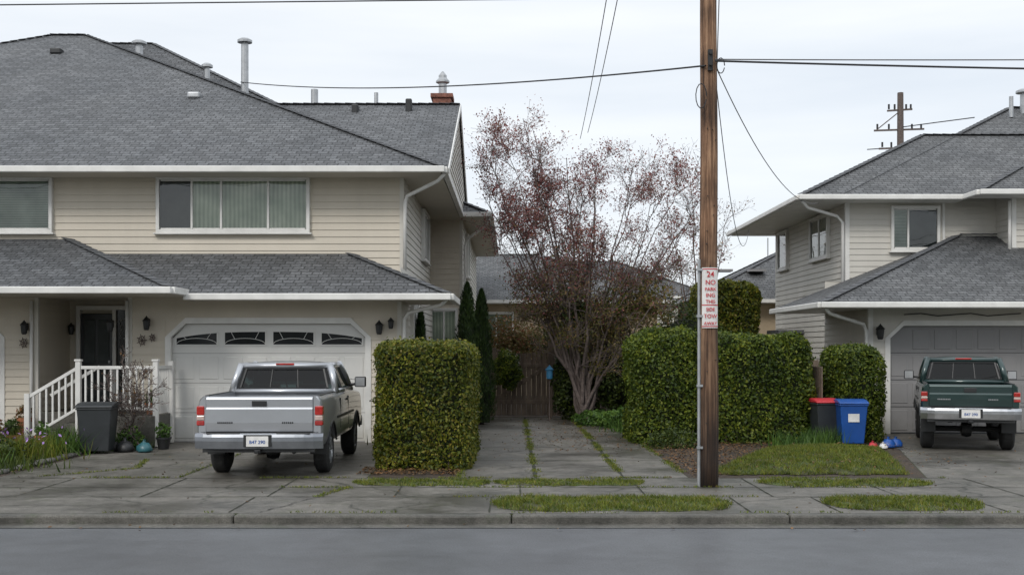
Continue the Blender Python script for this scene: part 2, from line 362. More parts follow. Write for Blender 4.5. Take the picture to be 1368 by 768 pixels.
g.poly([(-16,15.96,0.003),(-7.16,15.96,0.003),(-7.16,20.28,0.003),(-16,20.28,0.003)])
g.poly([(-2.0,15.96,0.003),(-0.74,15.96,0.003),(-0.81,30,0.003),(-2.0,30,0.003)])
g.poly([(2.46,25.01,0.003),(7.5,25.01,0.003),(7.5,40,0.003),(-2.0,40,0.003),(-2.0,30.0,0.003),(2.44,30.0,0.003)])
g.obj('garden_soil',soil)
def wob(p0,p1,w,amp,z,bb,seg=0.12):
    p0,p1=V(p0),V(p1); L=(p1-p0).length; n=max(2,int(L/seg)); d=(p1-p0).normalized(); s=V((-d.y,d.x)); off=0
    pr=None
    for i in range(n+1):
        off=off*0.85+R.uniform(-amp,amp); c=p0+(p1-p0)*i/n+s*off; ww=w*R.uniform(0.35,1.3)
        a=(c.x+s.x*ww/2,c.y+s.y*ww/2,z); b=(c.x-s.x*ww/2,c.y-s.y*ww/2,z)
        if pr: bb.add([pr[0],pr[1],b,a],[(0,1,2,3)])
        pr=(a,b)
j=B()
for a,b_ in [((-7.1,15.95),(6.0,15.95)),((-60,13.93),(60,13.93)),((-60,14.86),(60,14.86))]: wob(a,b_,0.025,0.002,0.010,j)
for xx in range(-14,15):
    x_=xx*1.53+0.1; wob((x_,13.93),(x_,15.9),0.02,0.002,0.0105,j)
for xx in (-6.2,-3.1,-0.25,2.62,3.6,5.45,8.6,11.6): wob((xx,12.6),(xx,13.9),0.02,0.002,0.0105,j)
for xx in (0.33,1.55): wob((xx,16.0),(xx,29.8),0.06,0.003,0.010,j)
for yy in (18.4,20.9,23.6,26.4): wob((-0.75,yy),(2.43,yy),0.025,0.002,0.011,j)
wob((-7.1,18.6),(-2.05,18.6),0.02,0.002,0.011,j)
wob((-4.62,16.0),(-4.62,22),0.02,0.002,0.011,j)
for yy in (18.2,21.0): wob((6.3,yy),(16,yy),0.02,0.002,0.011,j)
wob((9.6,16.0),(9.6,24),0.02,0.002,0.011,j)
j.obj('pavement_joints',jointm)
c=B()
for pts in [[(-2.75,12.6),(-2.55,13.3),(-2.35,13.9),(-2.1,14.9)],[(-7.6,12.6),(-6.6,13.7),(-4.9,14.8)],[(-9,13.0),(-6.5,13.2),(-4.8,13.1)],[(-6.6,16.1),(-5.6,17.2),(-5.9,18.6)],[(6.3,13.0),(7.7,13.5),(9.0,13.2)],[(7.2,14.2),(8.0,15.2),(9.8,15.8)],[(-0.2,17.2),(0.9,17.8),(1.5,17.5)],[(-0.4,19.4),(0.3,20.3)]]:
    for a,b_ in zip(pts[:-1],pts[1:]): wob(a,b_,0.016,0.018,0.0115,c,0.07)
c.obj('pavement_cracks',tarm)
def strip(name,x0,x1,y0,y1,dens=2600,h=0.045,z=0.008,mound=0.0,poly=None):
    e=empty(name,((x0+x1)/2,(y0+y1)/2,0))
    nx=max(8,int((x1-x0)/0.08)); ny=10; vs=[];fs=[]
    ed0=[y0+R.uniform(-.05,.06)+.05*math.sin(i*.5) for i in range(nx+1)]; ed1=[y1+R.uniform(-.07,.06)+.05*math.sin(i*.37) for i in range(nx+1)]
    def sh(i,t):
        x=x0+(x1-x0)*i/nx; ta=min(i,nx-i)/nx; 
        sq=min(1,(ta*nx*0.08/0.22)**0.5) if poly is None else 1
        ym=(ed0[i]+ed1[i])/2; hf=(ed1[i]-ed0[i])/2*max(0.05,sq)
        y=ym+hf*(2*t-1)
        if poly: xl,xr=poly(y); x=xl+(xr-xl)*i/nx
        zz=z+mound*math.sin(math.pi*i/nx)**0.6*math.sin(math.pi*t)**0.6+0.012*math.sin(math.pi*t)
        return (x,y,zz)
    for i in range(nx+1):
        for k in range(ny+1): vs.append(sh(i,k/ny))
    for i in range(nx):
        for k in range(ny): a=i*(ny+1)+k; fs.append((a,a+ny+1,a+ny+2,a+1))
    b=B(); b.add(vs,fs); b.obj('turf',mossm,e,smooth=True)
    n=int((x1-x0)*(y1-y0)*dens); P=[]
    for _ in range(n):
        i=R.random()*nx; k=R.random()*1.06-.03; i0=int(i); 
        if i0>=nx: continue
        q=sh(i0,min(1,max(0,k))); q2=sh(i0+1,min(1,max(0,k))); f=i-i0
        p=[q[c_]*(1-f)+q2[c_]*f for c_ in range(3)]
        if math.sin(p[0]*7)*math.sin(p[1]*9+p[0]*3)+.5*math.sin(p[0]*17+p[1]*13)+R.uniform(-1,1)*0.8<-0.5: continue
        P.append(p)
    P=np.array(P); P[:,:2]+=NP.normal(size=(len(P),2))*0.025
    blades('blades',P,h,0.006,grassm,e,0.6)
    return e
strip('grass_verge',-0.20,2.50,12.72,13.88)
strip('grass_verge.001',3.62,5.38,12.75,13.85)
strip('grass_verge.002',-2.1,-0.30,15.02,15.72,2600,0.035)
strip('grass_verge.003',-0.22,1.75,15.05,15.70,2600,0.035)
strip('grass_verge.004',3.3,5.6,15.0,15.75,2600,0.035)
strip('lawn',2.9,6.6,16.35,20.6,1700,0.05,0.012,0.14,poly=lambda y:(2.75+(y-16.35)*0.45,5.62+(y-16.35)*0.22))
P=[]
for (xx,y0,y1,n) in [(0.33,16,29,2200),(1.55,16,29,3400),(-0.74,16,21,900),(2.45,16,28,2200)]:
    for _ in range(n):
        y=y0+(y1-y0)*R.random()
        if math.sin(y*2.1+xx)+0.7*math.sin(y*5.3)>-0.6: P.append((xx+R.gauss(0,0.04),y,0.01))
for (yy,x0,x1,n) in [(15.95,-7,6,2200),(13.93,-1,6,700),(14.87,-3,6,1200),(12.57,-8,8,900)]:
    for _ in range(n):
        x=x0+(x1-x0)*R.random()
        if math.sin(x*2.7+yy)+0.6*math.sin(x*7.3)>0.0: P.append((x,yy+R.gauss(0,0.03),0.01))
for (a,b_) in [((-6.6,16.1),(-5.6,17.2)),((-5.6,17.2),(-5.9,18.6)),((-4.62,16),(-4.62,19.5)),((-2.35,13.9),(-2.1,14.9))]:
    for _ in range(220): t=R.random(); P.append((a[0]+(b_[0]-a[0])*t+R.gauss(0,.03),a[1]+(b_[1]-a[1])*t+R.gauss(0,.03),.01))
blades('moss',np.array(P),0.022,0.008,grassm)
P=[]
for _ in range(9500):
    x=R.uniform(2.45,6.6); y=R.uniform(16.0,24)
    lim=2.75+(y-16.35)*0.45
    if x<lim+0.35 or y>20.2 or R.random()<0.10: P.append((x,y,0.012+R.random()*0.03+(0.12 if x>lim+.35 and y<20.2 else 0)))
for _ in range(1100): P.append((R.uniform(-2.2,-0.75),R.uniform(16.3,17.3),0.015+R.random()*0.02))
for _ in range(1200): P.append((R.uniform(-12,-7.2),R.uniform(16.1,20.2),0.015+R.random()*0.02))
for _ in range(350): P.append((R.uniform(-7,10),R.uniform(12.8,23),0.014))
for _ in range(35): P.append((R.uniform(-9,10),R.uniform(11.9,12.4),-0.082))
for _ in range(1100): P.append((R.gauss(1.6,1.0),R.uniform(20,29.5),0.014))
nn=np.tile(np.array([[0,0,1.0]]),(len(P),1))
leaves('fallen_leaves',np.array(P),0.022,brownleaf,None,nn,0.5)

# ---------------------------------------------------------------- house helpers
def window(par,o,u,n,w,h,splits,back,fr=0.07):
    o,u,n=V(o),V(u),V(n); z=V((0,0,1))
    b=B(); d=n*0.10
    b.obox(o-u*fr-z*fr,u*(w+2*fr),d,z*fr); b.obox(o-u*fr+z*h,u*(w+2*fr),d,z*fr)
    b.obox(o-u*fr,u*fr,d,z*h); b.obox(o+u*w,u*fr,d,z*h)
    b.obox(o-u*(fr+.04)-z*(fr+.03),u*(w+2*fr+.08),n*0.13,z*0.03)
    for s in splits: b.obox(o+u*(s*w-0.022),u*0.044,n*0.085,z*h)
    xs=[0]+[s*w for s in splits]+[w]
    for a,c_ in zip(xs[:-1],xs[1:]):
        a+=0.022;c_-=0.022
        b.obox(o+u*a,u*(c_-a),n*0.07,z*0.03); b.obox(o+u*a+z*(h-0.03),u*(c_-a),n*0.07,z*0.03)
    b.obj('window_frame',trim,par,bevel=0.006,seg=1)
    mats=back if isinstance(back,list) else [back]*(len(xs)-1)
    for i,(a,c_) in enumerate(zip(xs[:-1],xs[1:])):
        b=B(); q=o+n*0.028; b.poly([q+u*a,q+u*c_,q+u*c_+z*h,q+u*a+z*h]); b.obj('window_curtain',mats[i],par)
    b=B(); q=o+n*0.062; b.poly([q,q+u*w,q+u*w+z*h,q+z*h]); b.obj('window_pane',gl,par)
def hipparts(x0,x1,y0,y1,z,p,rb,cb):
    hw=(y1-y0)/2; zr=z+p*hw; ym=(y0+y1)/2
    A,Bq,C,D=(x0,y0,z),(x1,y0,z),(x1,y1,z),(x0,y1,z); E,F=(x0+hw,ym,zr),(x1-hw,ym,zr)
    rb.poly([A,Bq,F,E]); rb.poly([Bq,C,F]); rb.poly([C,D,E,F]); rb.poly([D,A,E])
    for a,c_ in ((A,E),(D,E),(Bq,F),(C,F),(E,F)): cap(cb,a,c_)
def cap(cb,a,c_):
    a,c_=V(a)+V((0,0,.012)),V(c_)+V((0,0,.012)); L=(c_-a).length; n=max(1,int(L/.25)); 
    for i in range(n): p0=a.lerp(c_,i/n); p1=a.lerp(c_,(i+1)/n); cb.beam(p0+V((0,0,.012)),p1,.19,.012)
def gutter(b,p0,p1):
    b.beam(V(p0)-V((0,0,0.06)),V(p1)-V((0,0,0.06)),0.11,0.12)
def lantern(par,x,y,z,s=1.0):
    b=B(); b.box(x-.03*s,x+.03*s,y-.02,y,z-.06*s,z+.08*s); b.beam((x,y-.01,z+.05*s),(x,y-.12*s,z+.10*s),.02,.02)
    b.lathe((x,y-.13*s,z-.14*s),[(0.0,0),(.04*s,.0),(.055*s,.03*s),(.07*s,.17*s),(.085*s,.18*s),(.02*s,.25*s),(0,.28*s)],8)
    b.obj('wall_lantern',blackm,par)
def gdoor(par,x0,x1,y,z1,dm,windows=True,ch=0.28,wall=None):
    w=x1-x0; yb=y+0.10; b=B()
    b.prism([(x0,yb,0),(x1,yb,0),(x1,yb,z1-ch),(x1-ch,yb,z1),(x0+ch,yb,z1),(x0,yb,z1-ch)],(0,0.05,0))
    rows=4; rh=z1/rows; cols=8
    for r_ in range(rows):
        for c_ in range(cols):
            a=x0+w*c_/cols+0.05; bb=x0+w*(c_+1)/cols-0.05
            if r_==rows-1 and (windows or c_ in(0,7)): continue
            b.box(a,bb,yb-0.012,yb+0.01,r_*rh+0.07,(r_+1)*rh-0.07)
    b.obj('garage_door',dm,par,bevel=0.010,seg=1)
    b=B()
    for r_ in range(1,rows): b.box(x0,x1,yb-0.004,yb+0.01,r_*rh-0.006,r_*rh+0.006)
    b.box(x0,x1,yb-.01,yb+.02,.006,.03)
    b.obj('door_seams',seamm if dm is doorwhite else darkm,par)
    t=0.11; b=B(); yf=y-0.03
    b.box(x0-t,x0,yf,y+.12,0.0,z1-ch+.02); b.box(x1,x1+t,yf,y+.12,0.0,z1-ch+.02)
    b.prism([(x0-t,yf-.003,z1-ch+.02),(x0,yf-.003,z1-ch+.02),(x0+ch,yf-.003,z1),(x0+ch,yf-.003,z1+t)],(0,.15,0))
    b.prism([(x1+t,yf-.003,z1-ch+.02),(x1-ch,yf-.003,z1+t),(x1-ch,yf-.003,z1),(x1,yf-.003,z1-ch+.02)],(0,.15,0))
    b.box(x0+ch,x1-ch,yf,y+.12,z1,z1+t); b.obj('door_trim',trim,par)
    b=B(); b.prism([(x0-t,y-.005,z1-ch),(x0+ch,y-.005,z1+t),(x0-t,y-.005,z1+t)],(0,.1,0)); b.prism([(x1+t,y-.005,z1-ch),(x1+t,y-.005,z1+t),(x1-ch,y-.005,z1+t)],(0,.1,0)); b.obj('wall_infill',wall or siding,par)
    if windows:
        g_=B(); m_=B(); xc=(x0+x1)/2; zb=z1-0.40
        for i in range(4):
            a=x0+w*(i+0.07)/4; bb=x0+w*(i+0.93)/4
            top=lambda x: z1-0.145-0.14*((abs(x-xc)/(w/2))**3)
            n=8; up=[(a+(bb-a)*k/n,yb-.006,top(a+(bb-a)*k/n)) for k in range(n+1)]
            g_.poly([(a,yb-.006,zb),(bb,yb-.006,zb)]+up[::-1])
            xm=(a+bb)/2; hw=(bb-a)/2
            arc=[(xm+hw*.98*math.cos(math.pi*k/12),yb-.012,zb+.12*math.sin(math.pi*k/12)) for k in range(13)]
            for k in range(12): m_.beam(arc[k],arc[k+1],0.008,0.009)
            for k in (4,8): m_.beam(arc[k],(arc[k][0]+(arc[k][0]-xm)*.4,yb-.012,top(arc[k][0])),0.008,0.009,up=(0,1,0))
            m_.beam((a-.02,yb-.012,zb-.012),(bb+.02,yb-.012,zb-.012),0.02,0.025)
            for k in range(n): m_.beam(up[k],up[k+1],0.03,0.025)
            m_.beam((a,yb-.012,zb),up[0],0.025,0.02,up=(0,1,0)); m_.beam((bb,yb-.012,zb),up[-1],0.025,0.02,up=(0,1,0))
        g_.obj('door_glass',dgl,par); m_.obj('door_mullions',doorwhite,par)

# ---------------------------------------------------------------- left house
H=empty('suburban_house',(-8,26,0))
s=B()
s.siding((-7.27,22),(-6.62,22),0.0,2.85,(0,-1)); s.siding((-2.69,22),(-2.13,22),0.0,2.85,(0,-1)); s.siding((-6.62,22),(-2.69,22),2.38,2.85,(0,-1))
s.siding((-9.68,22),(-9.06,22),0.0,2.95,(0,-1)); s.siding((-13.6,22),(-9.68,22),2.38,2.95,(0,-1)); s.siding((-23.4,22),(-13.6,22),0,2.95,(0,-1))
s.siding((-9.06,23.6),(-7.27,23.6),0.55,2.95,(0,-1))
s.siding((-9.06,22),(-9.06,23.6),0.0,2.95,(1,0)); s.siding((-7.27,23.6),(-7.27,22),0.0,2.95,(-1,0))
s.siding((-23.4,23.2),(-2.2,23.2),3.2,5.36,(0,-1))
s.siding((-1.34,30.8),(-2.2,30.8),0,5.34,(0,-1)); 
s.obj('front_siding',siding,H)
s=B(); s.siding((-2.13,22),(-2.13,30.8),0.0,3.35,(1,0)); s.siding((-2.2,23.2),(-2.2,30.8),3.2,5.36,(1,0)); s.siding((-1.34,30.8),(-1.34,43),0,5.34,(1,0))
s.obj('side_siding',siding_w,H)
s=B(); s.box(-23.3,-2.3,23.75,43,0.02,5.3); s.box(-6.5,-2.25,22.3,23.75,0.02,3.2); s.box(-2.3,-1.4,30.9,42.9,0.02,5.3); s.box(-23.3,-13.6,22.1,23.75,.02,3.2); s.obj('house_core',siding,H)
s=B(); z=5.25
gy=lambda z:(22.45+(z-5.31)/2.34*5.25, 33-(z-5.3)/2.35*5.3)
while z<7.5:
    zt=z+.14; a0,a1=gy(max(z,5.31)); c0_,c1_=gy(min(zt,7.62)); s.add([(-1.282,a0+.05,z),(-1.282,a1-.05,z),(-1.30,c1_-.05,zt),(-1.30,c0_+.05,zt),(-1.30,a0+.05,z),(-1.30,a1-.05,z)],[(0,1,2,3),(4,5,1,0)]); z=zt
s.obj('gable_wall',siding_w,H)
s=B()
for x_,y_,z0,z1 in [(-2.13,22,0,2.85),(-2.2,23.2,3.3,5.33),(-1.34,30.8,0,5.3),(-9.06,22,0,2.9),(-7.27,22,0,2.9)]:
    s.box(x_-0.06,x_+0.022,y_-0.024,y_+0.06,z0,z1)
s.obj('corner_boards',siding_w,H)
rf=B(); cp=B()
hipparts(-24.3,-1.37,22.4,44.3,5.33,0.504,rf,cp)
zz=11.3; 
rf.poly([(-14.0,36,zz),(-11.2,36,zz),(-4.2,29,zz-4.2),(-21,29,zz-4.2)]); rf.poly([(-11.2,36,zz),(-4.2,43,zz-4.2),(-4.2,29,zz-4.2)]); rf.poly([(-14,36,zz),(-21,43,zz-4.2),(-4.2,43,zz-4.2),(-11.2,36,zz)])
cap(cp,(-11.2,36,zz),(-4.2,29,zz-4.2)); cap(cp,(-14,36,zz),(-11.2,36,zz))
rf.poly([(-9,22.45,5.31),(-1.25,22.45,5.31),(-1.25,27.7,7.65),(-9,27.7,7.65)]); rf.poly([(-9,27.7,7.65),(-1.25,27.7,7.65),(-1.25,33,5.3),(-9,33,5.3)])
cap(cp,(-7,27.7,7.65),(-1.25,27.7,7.65))
rf.poly([(-.6,30,5.33),(-5.6,35,7.83),(-6,30,5.33)]); rf.poly([(-.6,30,5.33),(-.6,44,5.33),(-5.6,44,7.83),(-5.6,35,7.83)])
cap(cp,(-.6,30,5.33),(-3.6,33,6.83))
rf.poly([(-10,21.1,2.8),(-1.18,21.1,2.8),(-3.28,23.2,3.703),(-10,23.2,3.703)]); rf.poly([(-1.18,21.1,2.8),(-1.18,23.75,2.8),(-3.28,23.75,3.703),(-3.28,23.2,3.703)])
cap(cp,(-1.18,21.1,2.8),(-3.28,23.2,3.703))
rf.poly([(-20,20.3,2.88),(-6.05,20.3,2.88),(-9.2,23.45,4.09),(-16.8,23.45,4.09)]); rf.poly([(-6.05,20.3,2.88),(-6.05,23.45,2.88),(-9.2,23.45,4.09)]); rf.poly([(-20,20.3,2.88),(-16.8,23.45,4.09),(-20,23.45,2.88)])
cap(cp,(-6.05,20.3,2.88),(-9.2,23.45,4.09))
rf.obj('shingle_roof',roofm,H,uv=True); cp.obj('ridge_caps',capm,H)
gt=B()
gutter(gt,(-24.3,22.35,5.33),(-1.31,22.35,5.33)); gutter(gt,(-1.31,22.40,5.33),(-1.31,29.95,5.33)); gutter(gt,(-1.37,29.95,5.33),(-.54,29.95,5.33)); gutter(gt,(-.54,30.0,5.33),(-.54,43,5.33))
gutter(gt,(-6.0,21.05,2.8),(-1.12,21.05,2.8)); gutter(gt,(-1.12,21.1,2.8),(-1.12,23.7,2.8)); gutter(gt,(-20,20.25,2.88),(-5.99,20.25,2.88)); gutter(gt,(-5.99,20.3,2.88),(-5.99,21.2,2.88))
gt.beam((-1.235,22.45,5.25),(-1.235,27.7,7.59),.03,.13); gt.beam((-1.235,27.7,7.59),(-1.235,33,5.24),.03,.13)
gt.obj('gutter',trim,H,bevel=0.02,seg=2)
dn=B()
dn.tube([(-1.33,22.5,5.2),(-1.45,22.6,5.08),(-2.1,23.1,4.85),(-2.15,23.12,4.7),(-2.15,23.12,3.35)],0.038,8)
dn.tube([(-1.2,21.15,2.7),(-1.3,21.25,2.6),(-1.95,21.9,2.48),(-2.05,21.92,2.35),(-2.05,21.92,0.1)],0.036,8)
dn.tube([(-0.6,30.1,5.2),(-0.7,30.2,5.0),(-1.2,30.7,4.7),(-1.26,30.74,4.5),(-1.26,30.74,0.1)],0.036,8)
dn.tube([(-7.33,21.93,2.7),(-7.33,21.93,0.6)],0.034,8); dn.tube([(-9.15,21.93,2.7),(-9.15,21.93,0.1)],0.034,8)
dn.obj('downspout',trim,H,smooth=True)
so=B()
so.box(-24.2,-1.40,22.42,23.2,5.22,5.25); so.box(-2.2,-1.38,23.2,30.8,5.22,5.25); so.box(-2.2,-.62,30.02,30.8,5.215,5.245); so.box(-1.34,-.62,30.8,43,5.215,5.245)
so.box(-6.05,-1.2,21.12,22.0,2.69,2.72); so.box(-2.13,-1.2,22.0,23.7,2.69,2.72); so.box(-19.9,-6.08,20.32,22.0,2.765,2.795); so.box(-9.06,-6.0,22.0,23.6,2.765,2.795)
so.obj('soffit',soffm,H)
gdoor(H,-6.51,-2.80,22,2.27,doorwhite)
gdoor(H,-13.49,-9.79,22,2.27,doorwhite)
window(H,(-7.08,23.2,4.18),(1,0,0),(0,-1,0),2.95,1.0,[0.22,0.42,0.74],[darkroom,curtain,curtain,curtain])
window(H,(-11.6,23.2,4.18),(1,0,0),(0,-1,0),2.3,1.0,[0.5],[blind,blind])
window(H,(-2.2,27.9,4.0),(0,1,0),(1,0,0),1.6,1.1,[0.5],blind)
window(H,(-2.13,24.0,1.75),(0,1,0),(1,0,0),1.3,1.0,[0.5],blind)
window(H,(-2.12,30.8,1.7),(1,0,0),(0,-1,0),0.6,1.1,[0.5],curtain)
window(H,(-1.34,33,3.9),(0,1,0),(1,0,0),1.2,1.1,[],blind)
b=B(); b.box(-8.80,-8.14,23.50,23.56,0.6,2.5); b.obj('front_door',darkm,H,bevel=0.01)
b=B()
for z0,z1 in ((0.75,1.35),(1.5,2.38)): 
    for x0,x1 in ((-8.73,-8.5),(-8.44,-8.21)): b.box(x0,x1,23.48,23.51,z0,z1)
b.obj('door_panels',darkroom,H,bevel=0.015)
b=B(); b.box(-8.88,-8.80,23.46,23.6,.6,2.58); b.box(-8.14,-8.07,23.46,23.6,.6,2.58); b.box(-7.74,-7.67,23.46,23.6,.6,2.58); b.box(-8.88,-7.67,23.455,23.6,2.58,2.66); b.obj('door_frame',trim,H)
b=B(); b.box(-8.07,-7.74,23.52,23.56,.6,2.58); b.obj('sidelight',dgl,H)
b=B()
for i in range(9):
    t=.7+i*.2; b.tube([(-7.905+.1*math.cos(a*.7),23.505,t+.1*math.sin(a*.7)) for a in range(10)],.008,4)
b.obj('sidelight_leading',metalm,H)
b=B(); b.lathe((-8.2,23.47,1.5),[(0,0),(.03,0),(.03,.05),(0,.05)],10); b.obj('door_knob',metalm,H)
for lx,lz in ((-7.62,2.25),(-9.25,2.2)): lantern(H,lx,21.97,lz)
lantern(H,-2.52,21.97,2.2,1.0); lantern(H,-2.30,21.97,2.28,.8); lantern(H,-8.95,23.5,2.2,.9)
lantern(H,-6.93,21.97,2.28,1.0)
b=B()
for cx,cz,rr in ((-7.05,1.95,.10),(-6.85,2.0,.07),(-9.3,1.9,.09)):
    for k in range(7):
        a=k*math.pi*2/7; b.tube([(cx,21.95,cz),(cx+rr*math.cos(a),21.93,cz+rr*1.2*math.sin(a))],.008,5)
    b.tube([(cx+rr*.6*math.cos(a*.5),21.94,cz+rr*.8*math.sin(a*.5)) for a in range(14)],.008,5)
b.obj('wall_ornament',bark,H)
def flue(b,x,y,z0,z1,r,cap=True):
    pr=[(r,z0),(r,z1)]
    if cap: pr+=[(r*.8,z1),(r*.8,z1+.06),(r*2.0,z1+.06),(r*2.0,z1+.12),(r*1.2,z1+.17),(0,z1+.17)]
    else: pr+=[(0,z1)]
    b.lathe((x,y,0),pr,12)
vt=B(); flue(vt,-7.19,31,8.0,9.95,.10)
vt.obj('flue',metalm,H)
vt=B(); flue(vt,-11.0,34,10.0,10.7,.11); flue(vt,-8.6,32.5,8.8,9.65,.08); flue(vt,-4.97,29,7.0,8.3,.09,False); flue(vt,-3.3,28,7.3,8.0,.05,False)
vt.lathe((-1.72,28.6,0),[(.1,8.0),(.1,8.35),(.17,8.38),(.17,8.42),(.1,8.5),(.1,8.56),(.02,8.66)],10); vt.obj('metal_vent',metalm,H)
vt=B(); vt.box(-1.95,-1.5,28.3,28.9,7.0,7.95); vt.box(-2.0,-1.45,28.25,28.95,7.95,8.05); vt.obj('chimney',brickm,H,bevel=0.01)
vt=B()
def rv(px,y): vt.box(px-.15,px+.15,y-.15,y+.12,5.33+.504*(y-22.4)-.05,5.33+.504*(y-22.4)+.10)
rv(-12.36,31.3); 
vt.box(-3.75,-3.6,26.9,27.2,7.1,7.5); vt.box(-2.5,-2.35,27,27.15,7.2,7.65); vt.obj('roof_vent',blackm,H,bevel=0.03)
vt=B(); rv(-7.46,27.1); rv(-14.2,28.5); vt.obj('roof_vent_pale',metalm,H,bevel=0.04)
b=B(); b.box(-7.85,-6.45,20.8,21.97,.02,.58); b.box(-9.04,-7.29,22.03,23.58,.02,.58); b.box(-8.15,-7.86,20.9,21.97,.02,.44); b.box(-8.45,-8.16,20.9,21.97,.02,.30); b.box(-8.75,-8.46,20.9,21.97,.02,.15); b.box(-7.28,-7.0,21.9,22.0,.02,.57)
b.obj('porch_deck',kerbm,H,bevel=.01)
b=B()
y_=20.86
for x_ in (-7.85,-6.45): b.box(x_-.045,x_+.045,y_-.045,y_+.045,.02,1.56); b.box(x_-.06,x_+.06,y_-.06,y_+.06,1.562,1.6)
b.box(-8.82,-8.73,y_-.045,y_+.045,.01,.98); b.box(-6.495,-6.405,21.75,21.84,.02,1.56)
b.box(-7.8,-6.5,y_-.03,y_+.03,1.42,1.48); b.box(-7.8,-6.5,y_-.02,y_+.02,.68,.73)
x_=-7.72
while x_<-6.52: b.box(x_-.017,x_+.017,y_-.017,y_+.017,.73,1.42); x_+=.115
b.beam((-7.85,y_,1.45),(-8.78,y_,.90),.05,.06); b.beam((-7.85,y_,.72),(-8.78,y_,.17),.035,.05)
for i in range(1,8):
    f=i/8; xx=-7.85-.93*f; b.box(xx-.017,xx+.017,y_-.017,y_+.017,.72-.55*f,1.44-.55*f)
b.box(-6.48,-6.42,20.9,21.75,1.42,1.48)
for i in range(6): yy=21.0+i*.12; b.box(-6.467,-6.433,yy-.017,yy+.017,.6,1.42)
b.beam((-7.85,21.93,1.45),(-8.78,21.93,.90),.05,.06)
b.obj('porch_railing',trim,H,bevel=.004,seg=1)

# ---------------------------------------------------------------- right house
K=empty('suburban_house',(12,30,0))
s=B()
s.siding((8.0,27.6),(11.6,27.6),3.2,5.4,(0,-1)); s.siding((11.6,26.7),(20,26.7),3.0,5.4,(0,-1)); s.siding((11.6,27.6),(11.6,26.7),3.0,5.4,(-1,0))
s.siding((7.5,24.2),(7.83,24.2),0,2.75,(0,-1)); s.siding((7.83,24.2),(11.7,24.2),2.38,2.75,(0,-1)); s.siding((11.7,24.2),(16,24.2),0,2.75,(0,-1))
s.obj('front_siding',siding_w,K)
s=B(); s.siding((8.0,34.9),(8.0,27.6),0,5.4,(-1,0)); s.siding((7.5,27.6),(7.5,24.2),0,3.0,(-1,0)); s.siding((8.0,27.6),(7.5,27.6),0,3.4,(0,1)); s.obj('side_siding',siding_w,K)
s=B(); s.box(8.05,20,27.65,35.2,0.02,5.3); s.box(9.5,20,35.2,40,0.02,5.3); s.box(11.65,19.9,26.75,27.65,2,5.3); s.box(7.55,7.80,24.3,27.6,.02,2.7); s.box(11.8,16,24.4,27.6,.02,2.9); s.obj('house_core',siding_w,K)
s=B()
for x_,y_,z0,z1 in [(8.0,27.6,3.0,5.35),(7.5,24.2,0,2.7),(11.6,26.7,3.6,5.35)]: s.box(x_-.022,x_+.08,y_-.024,y_+.08,z0,z1)
s.box(10.3,10.36,27.56,27.6,4.1,5.35); s.obj('corner_boards',trim,K)
rf=B(); cp=B()
hipparts(6.75,22,26.9,35.7,5.38,0.5,rf,cp)
E_,F_,A_,D_=(14.7,34,8.89),(21,34,8.89),(7.66,26.96,5.37),(8.9,35.6,5.6)
rf.poly([A_,(28,26.96,5.37),F_,E_]); rf.poly([D_,A_,E_]); rf.poly([(9.5,41,5.37),D_,E_]); rf.poly([(28,41,5.37),(9.5,41,5.37),E_,F_]); rf.poly([(28,26.96,5.37),(28,41,5.37),F_])
cap(cp,A_,E_); cap(cp,E_,F_)
rf.poly([(10.6,26.0,5.38),(22,26.0,5.38),(22,27.6,6.15),(12.2,27.6,6.15)]); rf.poly([(10.6,26.0,5.38),(12.2,27.6,6.15),(10.6,27.6,5.42)])
cap(cp,(10.6,26,5.38),(12.2,27.6,6.15))
rf.poly([(6.27,23.2,2.73),(16,23.2,2.73),(12.6,27.65,4.51),(10.72,27.65,4.51)]); rf.poly([(6.27,23.2,2.73),(10.72,27.65,4.51),(6.27,27.65,2.73)]); rf.poly([(17.0,23.2,2.73),(17,27.65,2.73),(12.6,27.65,4.51)]); rf.poly([(16,23.2,2.73),(17,23.2,2.73),(12.6,27.65,4.51)])
cap(cp,(6.27,23.2,2.73),(10.72,27.65,4.51)); cap(cp,(10.72,27.62,4.51),(12.6,27.62,4.51))
rf.obj('shingle_roof',roofm2,K,uv=True); cp.obj('ridge_caps',capm,K)
gt=B(); gutter(gt,(6.69,26.85,5.38),(10.6,26.85,5.38)); gutter(gt,(6.69,26.9,5.38),(6.69,35.7,5.38)); gutter(gt,(10.54,25.95,5.38),(22,25.95,5.38)); gutter(gt,(10.54,26.0,5.38),(10.54,26.9,5.38))
gutter(gt,(6.21,23.15,2.73),(17,23.15,2.73)); gutter(gt,(6.21,23.2,2.73),(6.21,27.6,2.73)); gt.obj('gutter',trim,K,bevel=.02)
so=B(); so.box(6.78,10.6,26.92,27.6,5.27,5.30); so.box(6.78,8.0,27.6,35.6,5.27,5.30); so.box(10.62,21,26.02,26.7,5.265,5.295); so.box(6.3,16.9,23.22,24.2,2.62,2.65); so.box(6.3,7.5,24.2,27.6,2.62,2.65); so.box(6.78,9.5,34.95,35.65,5.262,5.268); so.obj('soffit',trim,K)
dn=B()
dn.tube([(6.8,27.0,5.25),(6.95,27.1,5.1),(7.75,27.5,4.95),(7.9,27.53,4.8),(7.9,27.53,2.9)],.04,8)
dn.tube([(6.35,23.3,2.6),(6.45,23.4,2.5),(7.35,24.1,2.3),(7.42,24.12,2.15),(7.42,24.12,.1)],.04,8); dn.tube([(11.5,26.62,5.2),(11.5,26.62,3.9)],.04,8); dn.obj('downspout',trim,K,smooth=True)
gdoor(K,7.94,11.60,24.2,2.27,doorgrey,False,wall=siding_w)
